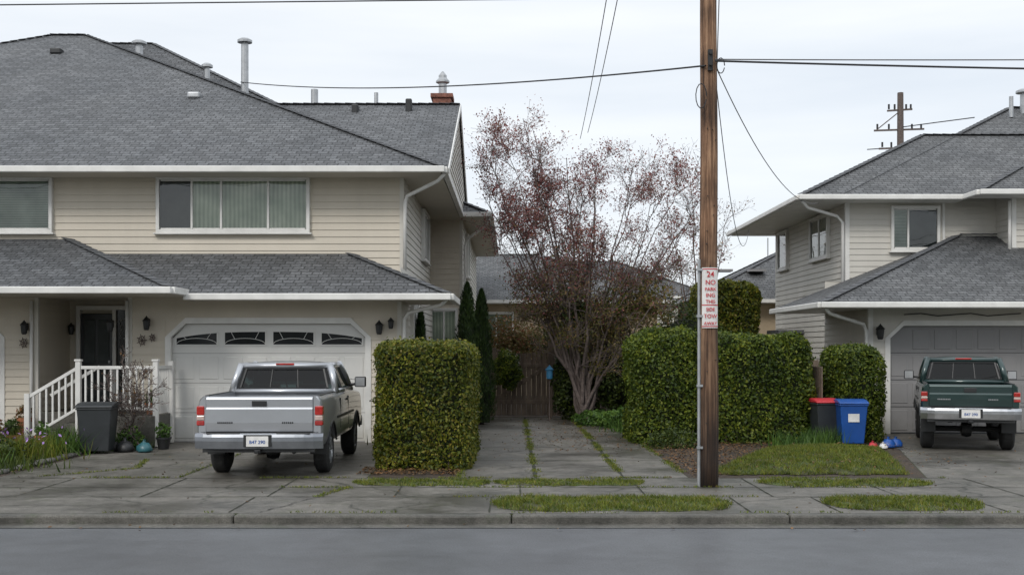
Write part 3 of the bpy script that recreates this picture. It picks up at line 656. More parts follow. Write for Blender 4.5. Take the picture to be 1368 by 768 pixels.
window(K,(9.13,27.6,4.18),(1,0,0),(0,-1,0),1.03,0.95,[0.33],[blind,darkroom])
window(K,(8.0,30.6,4.15),(0,-1,0),(-1,0,0),1.6,1.0,[0.5],blind)
window(K,(8.0,34.3,4.15),(0,-1,0),(-1,0,0),1.0,1.0,[],darkroom)
lantern(K,7.68,24.17,2.15,1.2)
vt=B(); vt.beam((13.1,27.1,6.05),(14.0,28.6,6.75),.35,.05); vt.beam((13.9,27.1,6.05),(14.6,28.3,6.65),.12,.05); vt.obj('skylight',trim,K)
vt=B(); flue(vt,14.9,33.5,8.6,9.15,.12); flue(vt,14.3,33.0,8.4,9.0,.06,False); vt.obj('flue',metalm,K)
b=B(); b.tube([(8.2+.35*i,24.1,2.5+.03*math.sin(i*2.1)) for i in range(8)],.012,5); b.obj('string_light_cable',blackm,K)
b=B(); b.box(7.3,8.0,31.5,33.0,2.2,2.3); b.beam((7.35,31.55,0),(7.35,31.55,2.2),.1,.1); b.obj('side_awning',capm,K)
b=B(); b.box(7.88,7.99,28.0,28.25,2.9,3.25); b.tube([(7.95,28.1,2.9),(7.95,28.1,.3)],.02,6); b.obj('meter_box',metalm,K,bevel=.01)

# ---------------------------------------------------------------- background houses
def bghouse(x0,x1,y0,y1,ze,p,wm):
    e=empty('background_house',((x0+x1)/2,(y0+y1)/2,0))
    b=B(); b.box(x0+.6,x1-.6,y0+.6,y1-.6,0.01,ze-.02); b.obj('walls',wm,e)
    rf=B();cp=B(); hipparts(x0,x1,y0,y1,ze,p,rf,cp); rf.obj('shingle_roof',roofm2,e,uv=True); cp.obj('ridge_caps',capm,e)
    gt=B(); gutter(gt,(x0,y0-.05,ze),(x1,y0-.05,ze)); gt.box(x0+.02,x1-.02,y0,y0+.6,ze-.14,ze-.11); gt.obj('gutter',trim,e)
    return e
e=bghouse(-9,6.1,43,53,3.6,0.42,tanm)
window(e,(-1.2,43.6,2.0),(1,0,0),(0,-1,0),1.2,1.1,[.5],blind); window(e,(2.2,43.6,2.0),(1,0,0),(0,-1,0),1.2,1.1,[.5],blind)
vt=B(); flue(vt,1.2,46.5,4.8,6.0,.09); flue(vt,3.0,47,5.0,5.9,.06,False); vt.obj('flue',metalm,e)
e=bghouse(6.3,18,40,48.5,3.5,0.5,tanm)
b=B(); b.beam((7.3,42.0,4.62),(8.0,42.0,4.62),.6,.08); b.beam((8.6,42.0,4.62),(9.2,42.0,4.62),.6,.08); b.obj('skylight',doorgrey,e)
window(e,(7.15,40.6,1.9),(1,0,0),(0,-1,0),.7,1.1,[],curtain)
b=B(); b.box(10.2,10.24,46,46.04,5.2,6.2); b.obj('antenna',metalm,e)
e=bghouse(19,32,60,70,3.6,.45,tanm)
e=bghouse(-3,11,62,72,4.6,.45,siding_w)
P=[];D=[]
for i in range(46):
    x_=-110+i*5+R.uniform(-2,2); rr=R.uniform(2.2,3.6); q,d=blob((x_,115+R.uniform(-6,6),rr*.9),(rr*1.2,rr,rr),300,i); P.append(q);D.append(d)
for i in range(40):
    x_=-80+i*4+R.uniform(-2,2); rr=R.uniform(2.5,4.4); q,d=blob((x_,-42+R.uniform(-5,5),rr*1.1),(rr*1.1,rr,rr*1.2),300,i); P.append(q);D.append(d)
leaves('distant_trees',np.concatenate(P),0.5,ivym,None,np.concatenate(D),0.8,0.8)

# ---------------------------------------------------------------- hedges & plants
hedge('hedge',-2.02,-0.62,16.95,20.6,1.87,hedgem,0.2,2300,0.026,0.02)
hedge('hedge',2.28,3.62,21.6,23.6,2.18,hedgem2,0.45,1700,0.032,0.06)
hedge('hedge',3.45,5.72,21.75,23.4,2.05,hedgem2,0.28,1700,0.032,0.05)
hedge('hedge',6.08,7.16,21.9,23.1,1.88,hedgem2,0.42,1800,0.030,0.04)
hedge('hedge',5.1,6.85,31.5,33.5,3.6,hedgem,0.3,900,0.045,0.05)
def cypress(x,y,h,r):
    e=empty('cypress_tree',(x,y,0)); n=9000; t=NP.rand(n)**0.9; a=NP.rand(n)*2*np.pi
    rad=r*np.clip((1-t)**0.55*1.15,0,1)*np.minimum(1,0.75+t*2)
    k=1-0.4*NP.rand(n)**1.5+0.16*np.sin(a*4+t*22)+0.1*np.sin(a*7-t*31)
    P=np.stack([x+np.cos(a)*rad*k,y+np.sin(a)*rad*k,0.08+t*h],1); nn=np.stack([np.cos(a),np.sin(a),0.5+0*a],1)
    s_=0.035; u=nrm(np.stack([np.cos(a)*.25,np.sin(a)*.25,1+0*a],1)+.3*NP.normal(size=(n,3))); v=nrm(np.cross(u,nn)+.4*NP.normal(size=(n,3)))
    q=np.stack([P-u*s_,P-v*s_*.3,P+u*s_*1.7,P+v*s_*.3],1).reshape(-1,3); arrmesh('foliage',q,4,cypm,e)
    b=B(); b.lathe((x,y,0),[(r*.6,0.05),(r*.7,h*.3),(r*.55,h*.6),(r*.25,h*.85),(0,h*.95)],12); b.obj('core',innerm,e)
    b=B(); b.tube([(x,y,0),(x,y,h*.8)],[.06,.01],8); b.obj('trunk',bark,e)
cypress(-1.02,26.2,3.2,.36); cypress(-0.72,27.2,3.1,.33); cypress(-1.95,24.6,2.55,.2)
def shrub(name,c,rad,n,size,m,core=0.7,ph=0.0,amp=.18,shell=.35):
    e=empty(name,(c[0],c[1],0)); P,d=blob(c,rad,n,ph,amp=amp,shell=shell); leaves('leaves',P,size,m,e,d,1.0)
    if core:
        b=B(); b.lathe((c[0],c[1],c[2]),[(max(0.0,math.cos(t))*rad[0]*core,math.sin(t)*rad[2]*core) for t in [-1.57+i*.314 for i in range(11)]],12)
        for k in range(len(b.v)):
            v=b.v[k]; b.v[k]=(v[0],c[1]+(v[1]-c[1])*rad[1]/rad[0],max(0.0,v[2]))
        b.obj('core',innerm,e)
    return e
shrub('shrub',(-0.12,29.3,1.25),(.36,.35,.5),2500,.04,hedgem2)
shrub('ivy_shrub',(1.35,28.9,0.9),(.38,.5,.9),3000,.045,ivym)
shrub('ivy_shrub',(2.6,28.6,1.2),(.9,.8,1.15),6500,.045,ivym)
shrub('ivy_shrub',(1.45,28.2,2.75),(.6,.6,.7),1600,.045,ivym,0,0,.18,.9)
shrub('ivy_shrub',(2.5,28.4,2.6),(.8,.7,.75),2400,.045,hedgem2,0,2.0,.18,.9)
shrub('ivy_shrub',(3.3,28.2,2.9),(.7,.7,.6),1600,.045,plumg,0,1.0,.18,.9)
shrub('shrub',(-1.35,25.2,1.0),(.4,.7,.9),3500,.035,ivym)
shrub('shrub',(4.0,27.5,1.0),(1.0,.8,1.0),4000,.045,ivym)
shrub('shrub',(0.0,32.5,2.0),(1.2,.7,.7),5000,.04,pinkm,0,0,.18,.95)
shrub('shrub',(0.9,33.5,1.8),(1.2,.7,.7),4000,.04,hedgem2,.5,3,.18,.6)
shrub('shrub',(1.9,33.0,2.0),(.9,.7,.9),3500,.045,hedgem2,.5,1.5)
shrub('shrub',(-1.4,33,2.2),(.8,.7,.9),2500,.04,ivym,.5)
shrub('shrub',(4.6,30.5,1.6),(1.1,.9,1.4),4500,.05,ivym)
shrub('fern',(2.55,26.2,.15),(.55,.5,.3),1500,.05,fernm,0,1.0)
shrub('fern',(1.9,26.8,.15),(.5,.4,.22),900,.045,fernm,0,2.0)
shrub('fern',(-0.95,22.0,.2),(.2,.9,.35),1200,.04,ivym,0,2.0)
def spiky(name,x,y,n,h,m,r=.25,w=.012):
    P=np.stack([x+NP.normal(size=n)*r,y+NP.normal(size=n)*r,np.full(n,.01)],1); return blades(name,P,h,w,m,None,0.35)
spiky('garden_plant',-7.9,18.6,700,.35,grassm,.3); spiky('garden_plant',-8.5,17.6,600,.28,fernm,.35); spiky('garden_plant',-7.6,19.5,400,.4,fernm,.2)
spiky('garden_plant',-7.7,17.2,500,.16,ivym,.35); spiky('garden_plant',-9.0,19.3,500,.3,ivym,.3); spiky('garden_plant',5.1,20.9,250,.25,fernm,.22); spiky('garden_plant',5.7,21.2,300,.3,fernm,.2)
spiky('garden_plant',-6.9,20.5,400,.2,fernm,.15); spiky('garden_plant',-2.15,21.3,400,.35,ivym,.15); spiky('garden_plant',2.7,24.8,500,.3,fernm,.25)
shrub('garden_shrub',(-8.2,18.1,.1),(.55,.7,.3),2000,.03,ivym,.0,1.0); shrub('garden_shrub',(-9.3,18.6,.15),(.5,.6,.3),1500,.03,fernm,0,2.0)
shrub('garden_shrub',(-6.75,20.3,.15),(.25,.2,.3),700,.03,fernm,0,3.0); shrub('garden_shrub',(-2.3,21.55,.2),(.22,.2,.32),900,.025,ivym,.5,1)
shrub('garden_shrub',(2.9,20.9,.1),(.5,.4,.25),1000,.03,ivym,0,1)
P=np.stack([-8.0+NP.normal(size=60)*.5,18.3+NP.normal(size=60)*.6,.3+NP.rand(60)*.2],1); leaves('flowers',P,.03,mat('flower_purple',(.35,.2,.5),.6),None)
# ---------------------------------------------------------------- trees
def wobline(p0,p1,n,amp,sag=0.0):
    out=[]; off=V((0,0,0))
    for i in range(n+1):
        t=i/n; 
        if 0<i: off=off*0.7+V((R.gauss(0,amp),R.gauss(0,amp),R.gauss(0,amp*.6)))
        out.append(p0.lerp(p1,t)+off*(1 if i<n else .5)+V((0,0,-sag*4*t*(1-t))))
    return out
def tree(name,base,stems,trunk_r,leafm,leafn,nch=(8,6,4),lens=(1.3,.6,.3),leafsize=.04,lowm=None,split=3.6,twig=.0035,spread=.09,thin=-1.0):
    e=empty(name,base); b=B(); tips=[]
    base=V(base)
    for (tx,ty,tz) in stems:
        end=V((tx,ty,tz)); ctl=V((base.x+(tx-base.x)*.28,base.y+(ty-base.y)*.3,tz*.45)); n=10; st=base+V((R.uniform(-.12,.12),R.uniform(-.12,.12),0))
        pts=[]
        for i in range(n+1):
            t=i/n; q=st*(1-t)**2+ctl*2*t*(1-t)+end*t*t; pts.append(q+V((R.gauss(0,.04),R.gauss(0,.04),0))*(1 if i else 0))
        r0=trunk_r*R.uniform(.55,1); b.tube(pts,[max(.008,r0*(1-.9*(i/n)**.7)) for i in range(n+1)],7)
        def sub(pts,lvl,r):
            for k in range(nch[lvl]):
                f=R.uniform(.28,1.0) if lvl==0 else R.uniform(.15,1.0); i=min(len(pts)-2,int(f*(len(pts)-1))); fr=f*(len(pts)-1)-i; o=pts[i].lerp(pts[i+1],min(1,fr)); tg=(pts[i+1]-pts[i]).normalized()
                d=(tg*.55+V((R.gauss(0,.6),R.gauss(0,.6),R.gauss(.25,.4)))); d.normalize(); L=lens[lvl]*R.uniform(.45,1.2)*(1.1-.4*f)
                q=wobline(o,o+d*L,4 if lvl<2 else 2,L*.05); rr=r*.5
                b.tube(q,[max(twig,rr*(1-.6*j/(len(q)-1))) for j in range(len(q))],4 if lvl==0 else 3,False)
                if lvl<2: sub(q,lvl+1,rr)
                if lvl>=1: 
                    for w_ in q[1:]: tips.append(w_)
        sub(pts,0,min(.022,r0*.5))
    b.obj('trunk_and_branches',bark,e)
    if leafm:
        T=np.array([tuple(t) for t in tips]); idx=NP.choice(len(T),leafn); P=T[idx]+NP.normal(size=(leafn,3))*spread
        kp=(np.sin(P[:,0]*2.3+1)*np.sin(P[:,2]*2.7)+.6*np.sin(P[:,0]*5+P[:,2]*4)+NP.normal(size=leafn)*.8)>thin
        P=P[kp]
        if lowm:
            lo=P[:,2]+NP.normal(size=len(P))*.7<split
            leaves('lower_leaves',P[lo],leafsize,lowm,e); P=P[~lo]
        leaves('leaves',P,leafsize,leafm,e)
    return e
stems=[(-.7,28.2,6.7),(.2,27.6,7.3),(-.75,28.6,5.6),(.65,28.8,6.6),(1.3,27.3,6.3),(2.1,28.4,6.5),(2.9,27.6,6.1),(3.7,28.5,5.6),(4.4,27.9,4.9),(.1,27.4,4.8),(3.6,28.9,3.9),(1.9,27.0,5.4),(1.0,27.2,4.2),(-.2,28.9,6.8),(1.7,29.2,6.2),(3.3,27.2,5.2),(4.7,28.6,5.5),(.7,28.3,5.2),(-.4,27.6,4.3),(4.3,27.2,4.0),(-.9,28,6.2),(.5,28.1,7.1),(-.3,28.4,5.4),(3.1,28.8,6.0),(4.2,28.2,6.0)]
tree('plum_tree',(1.75,28,0),stems,.07,plumm,66000,(9,7,5),(1.15,.62,.34),.026,plumg,3.4,.0035,.09,-.6)
tree('bare_tree',(6.0,37,0),[(4.9,37,6.8),(5.7,37,7.6),(6.4,37.3,7.0),(6.9,36.6,6.3),(5.0,37,5.8)],.07,brownleaf,700,(8,5,3),(1.4,.7,.35),.04)
tree('bare_shrub',(-6.65,20.25,0),[(-6.85,20.2,1.55),(-6.5,20.3,1.45),(-7.1,20.2,1.2),(-6.3,20.3,1.1),(-6.8,20.1,1.3),(-6.6,20.2,1.6),(-7.0,20.3,.8)],.022,brownleaf,300,(7,5,3),(.45,.22,.12),.02,None,0,.004,.03)
# ---------------------------------------------------------------- fence
F=empty('wood_fence',(1.2,30.1,0)); b=B()
x_=-1.3
while x_<5.0:
    if not(-.55<x_<.98):
        b.box(x_,x_+.135,30.1,30.125,.03,1.75+R.uniform(-.02,.02))
    x_+=.145
b.box(-1.3,5,30.125,30.17,.4,.5); b.box(-1.3,5,30.125,30.17,1.4,1.5)
for px in (-.62,1.0,3.0): b.box(px-.06,px+.06,30.05,30.17,0,2.0)
b.obj('boards',fencem,F,bevel=.005,seg=1)
b=B(); x_=-.53
while x_<.92:
    t=(x_-.19)/.75; b.box(x_,x_+.12,30.08,30.105,.05,1.66+.16*t*t); x_+=.13
b.box(-.55,.95,30.055,30.08,.35,.45); b.box(-.55,.95,30.055,30.08,1.3,1.4); b.beam((-.5,30.06,.42),(.9,30.06,1.32),.025,.09,up=(0,0,1))
b.obj('gate',fencem,F,bevel=.005,seg=1)
F=empty('wood_fence',(6,24.6,0)); b=B(); x_=5.3
while x_<7.3: b.box(x_,x_+.13,24.6,24.62,.02,1.55); x_+=.14
yy=21.8
while yy<24.6: b.box(5.86,5.88,yy,yy+.13,.02,1.45); yy+=.14
b.obj('boards',fencem,F,bevel=.004,seg=1)
F=empty('bird_feeder',(.92,28.3,1.2)); b=B(); b.lathe((.92,28.3,1.05),[(0,0),(.07,0),(.08,.05),(.08,.2),(.11,.22),(0,.34)],10); b.obj('body',mat('feeder_blue',(.05,.22,.4),.5),F)
b=B(); b.tube([(.92,28.3,0),(.92,28.3,1.06)],.012,6); b.obj('post',bark,F)
# ---------------------------------------------------------------- bins and clutter
def bin_(x,y,w,d,h,bm,lm,rz=0):
    e=empty('wheelie_bin',(x,y,0),rz); b=B(); a=.78
    vs=[(-w/2*a,-d/2*a,.05),(w/2*a,-d/2*a,.05),(w/2*a,d/2*a,.05),(-w/2*a,d/2*a,.05),(-w/2,-d/2,h*.9),(w/2,-d/2,h*.9),(w/2,d/2,h*.9),(-w/2,d/2,h*.9)]
    b.add(vs,[(0,3,2,1),(4,5,6,7),(0,1,5,4),(1,2,6,5),(2,3,7,6),(3,0,4,7)]); b.box(-w/2-.015,w/2+.015,-d/2-.015,d/2+.015,h*.86,h*.9)
    b.obj('body',bm,e,bevel=.025,seg=3,local=True)
    b=B(); b.prism([(-w/2-.02,-d/2-.035,h*.905),(-w/2-.02,d/2+.03,h*.905),(-w/2-.02,d/2+.02,h*.97),(-w/2-.02,d/2*.4,h),(-w/2-.02,-d/2*.4,h*.985),(-w/2-.02,-d/2-.02,h*.94)],(w+.04,0,0)); b.obj('lid',lm,e,bevel=.015,seg=2,local=True)
    b=B(); b.tube([(-w/2,d/2+.05,h*.9),(w/2,d/2+.05,h*.9)],.015,8); b.obj('handle',bm,e,local=True)
    b=B()
    for sx in (-1,1): b.lathe((sx*w/2*.85-.025,d/2*.8,.09),[(0,0),(.09,0),(.09,.05),(0,.05)],16,'X')
    b.obj('wheels',rubber,e,local=True)
    return e
bin_(-7.10,19.75,.58,.55,.88,binm,binm,.1)
e=bin_(6.28,21.35,.50,.55,.86,bluem,bluem,-.08)
b=B(); b.box(-.1,.1,-.262,-.255,.45,.6); b.obj('label',whitem,e,local=True)
bin_(5.88,21.75,.44,.5,.86,binm,redm,.12)
def bag(name,x,y,r,m):
    b=B(); b.lathe((x,y,0),[(0,0.0),(r*.9,.02),(r,.3*r),(r*.9,r*.8),(r*.5,r*1.15),(r*.12,r*1.3),(r*.2,r*1.6),(0,r*1.55)],12); 
    for i,v in enumerate(b.v): b.v[i]=(v[0]+.012*math.sin(i*7.1),v[1]+.012*math.cos(i*5.3),max(.005,v[2]+.008*math.sin(i*3.7)))
    b.obj(name,m,None,smooth=True)
bag('plastic_bag',6.78,20.75,.13,bluem); bag('plastic_bag',6.98,20.95,.12,bluem); bag('plastic_bag',6.62,20.55,.08,whitem); bag('plastic_bag',6.45,20.6,.09,redm)
bag('rubbish_bag',-6.35,19.9,.14,mat('bag_teal',(.03,.12,.14),.35)); bag('rubbish_bag',-6.62,20.35,.11,blackm); bag('rubbish_bag',-6.7,19.95,.16,blackm)
def pot(x,y,r,h,m,pl,z=0):
    e=empty('plant_pot',(x,y,z)); b=B(); b.lathe((x,y,z),[(0,.01),(r*.7,.01),(r*.95,h*.85),(r*1.08,h*.85),(r*1.08,h),(r*.9,h),(r*.85,h*.9),(0,h*.88)],16); b.obj('pot',m,e,smooth=False)
    P,d=blob((x,y,z+h+r*.7),(r,r,r*1.2),260,x); leaves('plant',P,.03,pl,e,d)
pot(-9.25,21.3,.14,.25,terra,fernm); pot(-8.9,20.5,.14,.26,terra,ivym); pot(-9.5,20.8,.13,.22,blackm,ivym); pot(-6.2,20.5,.13,.22,blackm,fernm); pot(-9.3,19.6,.13,.24,terra,fernm); pot(-9.15,21.6,.13,.5,terra,pinkm)
pot(-9.0,20.1,.14,.30,blackm,pinkm); pot(-8.35,20.5,.13,.25,terra,fernm); pot(-8.0,20.55,.11,.18,bluem,ivym); pot(-7.55,20.55,.14,.26,terra,ivym); pot(-6.6,21.1,.12,.22,terra,fernm,.58); pot(-7.1,21.75,.10,.2,blackm,pinkm,.58)
b=B(); b.lathe((3.0,26.5,0),[(0,.02),(.16,.02),(.2,.2),(.22,.2),(.22,.23),(0,.2)],14); b.obj('green_tub',mat('tub_teal',(.03,.22,.14),.4),None)
b=B()
for i in range(26):
    t=i/25; x0=-7.25-R.uniform(0,.1); y0=16.2+4.0*t; r_=R.uniform(.04,.09); b.lathe((x0,y0,0),[(0,-.01),(r_,.0),(r_*1.05,r_*.5),(r_*.7,r_*.9),(0,r_)],7)
b.obj('edging_stones',kerbm,None,smooth=True)

# ---------------------------------------------------------------- utility pole
U=empty('utility_pole',(2.56,15,0)); b=B(); nseg=24
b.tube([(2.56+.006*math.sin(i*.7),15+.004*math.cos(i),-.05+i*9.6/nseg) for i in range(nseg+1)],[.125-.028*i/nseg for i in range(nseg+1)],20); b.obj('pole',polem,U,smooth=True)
b=B(); b.tube([(2.425,14.955,0.0),(2.430,14.955,2.95)],.022,8); 
for z_ in (.5,1.3,2.2,2.8): b.box(2.39,2.47,14.90,14.93,z_,z_+.03)
b.obj('conduit',metalm,U)
b=B(); b.tube([(2.56,14.88,5.45),(2.56,14.80,5.45)],.02,8); b.tube([(2.56,14.88,5.6),(2.56,14.82,5.6)],.02,8); b.box(2.53,2.59,14.86,14.9,5.38,5.65)
b.tube([(2.44+.07*math.cos(a*.5),14.86,5.05+.16*math.sin(a*.5)) for a in range(13)],.007,5)
b.tube([(2.70+.05*math.cos(a*.5),14.9,5.45+.1*math.sin(a*.5)) for a in range(13)],.007,5)
for k in range(14): zz_=R.uniform(.6,4.8); xx_=R.uniform(-.08,.08); b.box(2.56+xx_-.004,2.56+xx_+.004,14.86,14.9,zz_,zz_+.012)
b.obj('hardware',wirem,U)
S=empty('parking_sign',(2.56,14.86,2.45)); b=B()
pts=[]
for k in range(9):
    a=-.85+1.7*k/8; pts.append((2.56+.135*math.sin(a),15-.135*math.cos(a)-.0,0))
vs=[(q[0],q[1],2.06) for q in pts]+[(q[0],q[1],2.84) for q in pts]; b.add(vs,[(k,k+1,k+10,k+9) for k in range(8)]); b.obj('plate',whitem,S,smooth=True)
b=B(); 
for z_ in (2.075,2.35,2.815): b.add([(q[0]*1.0+(q[0]-2.56)*.015,q[1]-.004,z_) for q in pts]+[(q[0]+(q[0]-2.56)*.015,q[1]-.004,z_+.012) for q in pts],[(k,k+1,k+10,k+9) for k in range(8)])
b.obj('border',redm,S)
def text(s_,x,y,z,size,m,par,rx=math.pi/2,rz=0,local=False,ext=0.001):
    cu=bpy.data.curves.new('lettering','FONT'); cu.body=s_; cu.size=size; cu.align_x='CENTER'; cu.extrude=ext; cu.offset=0.001
    o=bpy.data.objects.new('lettering',cu); COL.objects.link(o); cu.materials.append(m); o.parent=par
    o.location=(x,y,z) if local else (x-par.location[0],y-par.location[1],z-par.location[2]); o.rotation_euler=(rx,0,rz)
for s_,z_,sz in (('24',2.72,.10),('NO',2.62,.085),('PARK',2.54,.062),('ING',2.46,.07),('THIS',2.38,.062),('SIDE',2.28,.06),('TOW',2.19,.07),('AWAY',2.10,.058)): text(s_,2.56,14.855,z_,sz,redm,S)
def wire(name,p0,p1,sag,r=.010,n=24,m=None):
    b=B(); p0,p1=V(p0),V(p1)
    b.tube([p0.lerp(p1,i/n)+V((0,0,-sag*4*(i/n)*(1-i/n))) for i in range(n+1)],r,6,False); b.obj(name,m or wirem,U)
wire('wire_left',(2.5,14.86,5.44),(-7.3,31,8.95),.22,.012,60)
wire('wire_right',(2.62,14.86,5.50),(40,15,6.4),.5,.013,40)
wire('wire_right_upper',(2.62,14.86,5.52),(40,15.6,6.9),.35,.008,40,wireg)
wire('drop_to_house',(2.62,14.95,5.5),(7.2,27.0,5.2),.55,.007,24,wireg)
wire('drop_to_house_b',(2.62,14.95,5.52),(6.9,33.5,5.3),1.3,.007,24,wireg)
wire('drop_slack',(2.64,14.95,5.55),(4.3,26,4.3),.35,.007,24,wireg)
wire('riser',(2.66,14.95,5.45),(2.74,15.0,7.6),-.05,.007,24,wireg)
wire('far_wire_a',(2.25,38,8.7),(1.75,20,8.5),.15,.010,24,wireg); 
wire('far_wire_b',(2.5,38,8.9),(1.98,20,8.6),.15,.010,24,wireg)
wire('overhead_wire',(-22,15,6.1),(20,15,6.55),.0,.009,30)
D=empty('utility_pole',(23.6,70,0)); b=B(); b.tube([(23.6,70,0),(23.6,70,17.3)],[.3,.18],8)
for z_,w_ in ((16.2,.8),(15.0,1.6),(13.9,1.3)): b.beam((23.6-w_,70,z_),(23.6+w_*.9,70,z_+.1),.1,.10)
b.beam((23.6-1.5,70,15.0),(23.6,70,16.2),.06,.06); b.obj('pole',bark,D)
b=B()
for z_,w_ in ((16.3,.7),(15.1,1.4),(14.0,1.1)):
    for sx in (-1,-.5,.5,.9): b.tube([(23.6+sx*w_,70,z_),(23.6+sx*w_,70,z_+.3)],.06,6)
b.tube([(23.6,70,15.2),(25,68,15.1),(26.5,66,15.0)],.03,4); b.tube([(22.2,72,14.2),(23.6,70,14.0),(26,67,14.0)],.03,4)
b.obj('insulators',wirem,D)

# ---------------------------------------------------------------- trucks
def truck(loc,yaw,W,L,zb,tg0,belt,roof,wr,pm,c0,ra,fa,bump_m,cab_len=1.55):
    T=empty('pickup_truck',loc,yaw); h=W/2
    rad=wr+.07
    hoodz=belt-.06; c1=c0+cab_len
    zlv=[zb,zb+.06,zb+.14,(zb+belt)/2-.06,(zb+belt)/2+.06,belt-.16,belt-.08,belt-.035,belt-.01,belt]
    off=[.045,.018,.004,0,0,.008,.018,.032,.05,.075]
    ysamp=sorted(set([.05,.09,.15]+[round(.15+(L-.3)*k/70,3) for k in range(71)]+[L-.08,L-.03,L]))
    def zlow(y):
        z=zb
        for cy in (ra,fa):
            if abs(y-cy)<rad: z=max(z,wr+math.sqrt(rad*rad-(y-cy)**2))
        if y>L-.1: z=max(z,zb+.1)
        return z
    def ztop(y):
        if y<=c1: return belt
        if y<c1+.3: return belt-(y-c1)/.3*.03
        if y<L-.2: return belt-.03-(y-c1-.3)/(L-.2-c1-.3)*.05
        return belt-.08-(y-(L-.2))/.2*.22
    def endoff(y): return .03*max(0,(.14-y)/.09)**2+.10*max(0,(y-(L-.25))/.25)**2
    def xo(z): 
        return float(np.interp(z,zlv,off))
    b=B()
    M=14
    for sx in (-1,1):
        vs=[];fs=[]
        for y in ysamp:
            zl_,zt_=zlow(y),ztop(y)
            for k in range(M+1):
                z=zl_+(zt_-zl_)*(k/M); zz2=z+(belt-zt_)*(k/M)
                vs.append((sx*(h-xo(zz2)-endoff(y)),y,z))
            vs.append((sx*(h-.13),y,zt_-.002)); vs.append((sx*(h-.13),y,zl_))
        m2=M+3
        for i in range(len(ysamp)-1):
            for k in range(m2):
                f=(i*m2+k,i*m2+(k+1)%m2,(i+1)*m2+(k+1)%m2,(i+1)*m2+k); fs.append(f if sx>0 else f[::-1])
        fs.append(tuple(range(m2))); fs.append(tuple((len(ysamp)-1)*m2+k for k in range(m2)))
        b.add(vs,fs)
    o=b.obj('body_side',pm,T,local=True,smooth=True)
    md=o.modifiers.new('es','EDGE_SPLIT'); md.split_angle=math.radians(40)
    b=B(); b.box(-h+.10,h-.10,c0+.02,L-.25,wr+rad*.75,hoodz-.01); b.box(-h+.1,h-.1,c0+.02,c1,.5,belt-.02); b.box(-h+.1,h-.1,L-.28,L-.03,zb+.1,hoodz-.05); b.obj('cab_lower',pm,T,bevel=.03,local=True)
    b=B(); b.box(-h+.10,h-.10,.08,c0+.05,tg0+.02,tg0+.08); b.box(-h+.3,h-.3,.2,L-.3,zb-.02,tg0+.05)
    for cy in (ra,fa): b.box(-h+.1,h-.1,cy-.45,cy+.45,wr+rad*.9,wr+rad*1.02)
    b.tube([(-h+.1,ra,wr),(h-.1,ra,wr)],.05,8); b.lathe((-.12,ra,wr),[(0,0),(.13,.04),(.15,.12),(.13,.2),(0,.24)],12,'X')
    b.box(-.35,-.27,.3,L-.4,zb-.10,zb-.02); b.box(.27,.35,.3,L-.4,zb-.10,zb-.02); b.tube([(.45,.15,zb-.08),(.45,1.2,zb-.05)],.03,8); b.obj('chassis',blackm,T,local=True)
    b=B(); b.prism([(-h+.135,.085,tg0),(-h+.135,.034,tg0),(-h+.135,.020,tg0+.12),(-h+.135,.022,belt-.17),(-h+.135,.034,belt-.155),(-h+.135,.030,belt-.04),(-h+.135,.038,belt-.015),(-h+.135,.055,belt-.003),(-h+.135,.085,belt-.004)][::-1],(2*h-.27,0,0)); b.obj('tailgate',pm,T,bevel=.008,seg=2,local=True)
    b=B(); b.box(-.10,.10,.014,.035,belt-.135,belt-.06); b.box(-h+.125,-h+.134,.05,.09,tg0,belt-.01); b.box(h-.134,h-.125,.05,.09,tg0,belt-.01); b.box(-h+.06,h-.06,.05,.12,tg0-.03,tg0-.002)
    b.box(-h+.07,-h+.12,.25,c0-.1,belt-.004,belt+.010); b.box(h-.12,h-.07,.25,c0-.1,belt-.004,belt+.010); b.obj('tailgate_handle',blackm,T,bevel=.004,local=True)
    b=B(); x_=-.33*W
    for k in range(8): b.box(x_,x_+.018,.014,.026,tg0+.11,tg0+.132); x_+=.027
    x_=.18*W
    for k in range(6): b.box(x_,x_+.018,.014,.026,tg0+.11,tg0+.132); x_+=.027
    b.obj('emblem',blackm if pm is silver else chrome,T,local=True)
    b=B(); b2=B(); b3=B(); lz0=tg0+.08; lz1=belt-.13
    for sx in (-1,1):
        xa,xb=sorted((sx*(h-.002),sx*(h-.112))); q=(lz1-lz0)
        b.box(xa,xb,.036,.17,lz0+q*.52,lz1); b2.box(xa,xb,.034,.17,lz0+q*.26,lz0+q*.515); b3.box(xa,xb,.036,.17,lz0,lz0+q*.255)
    b.obj('tail_lamp',redlamp,T,bevel=.018,seg=3,local=True); b2.obj('reverse_lamp',amber,T,bevel=.012,local=True); b3.obj('lower_lamp',redlamp,T,bevel=.015,seg=3,local=True)
    zt=tg0-.02; zl=zb-.02 if zt-zb>.1 else zt-.17
    b=B(); n=14; 
    sec=[(-.08,zt-.01),(-.10,zt-.05),(-.10,(zt+zl)/2),(-.07,zl),(.03,zl),(.03,zt),(-.06,zt)]
    vs=[];fs=[]; xs_=[-h-.01+(2*h+.02)*k/n for k in range(n+1)]
    for x_ in xs_:
        k=.09*(abs(x_)/h)**6
        for y,z in sec: vs.append((x_,y+(k if y<0 else 0),z))
    m_=len(sec)
    for i in range(n):
        for k in range(m_): fs.append((i*m_+k,i*m_+(k+1)%m_,(i+1)*m_+(k+1)%m_,(i+1)*m_+k))
    fs.append(tuple(range(m_))); fs.append(tuple(n*m_+k for k in range(m_))[::-1])
    b.add(vs,fs); b.obj('rear_bumper',bump_m,T,bevel=.010,local=True)
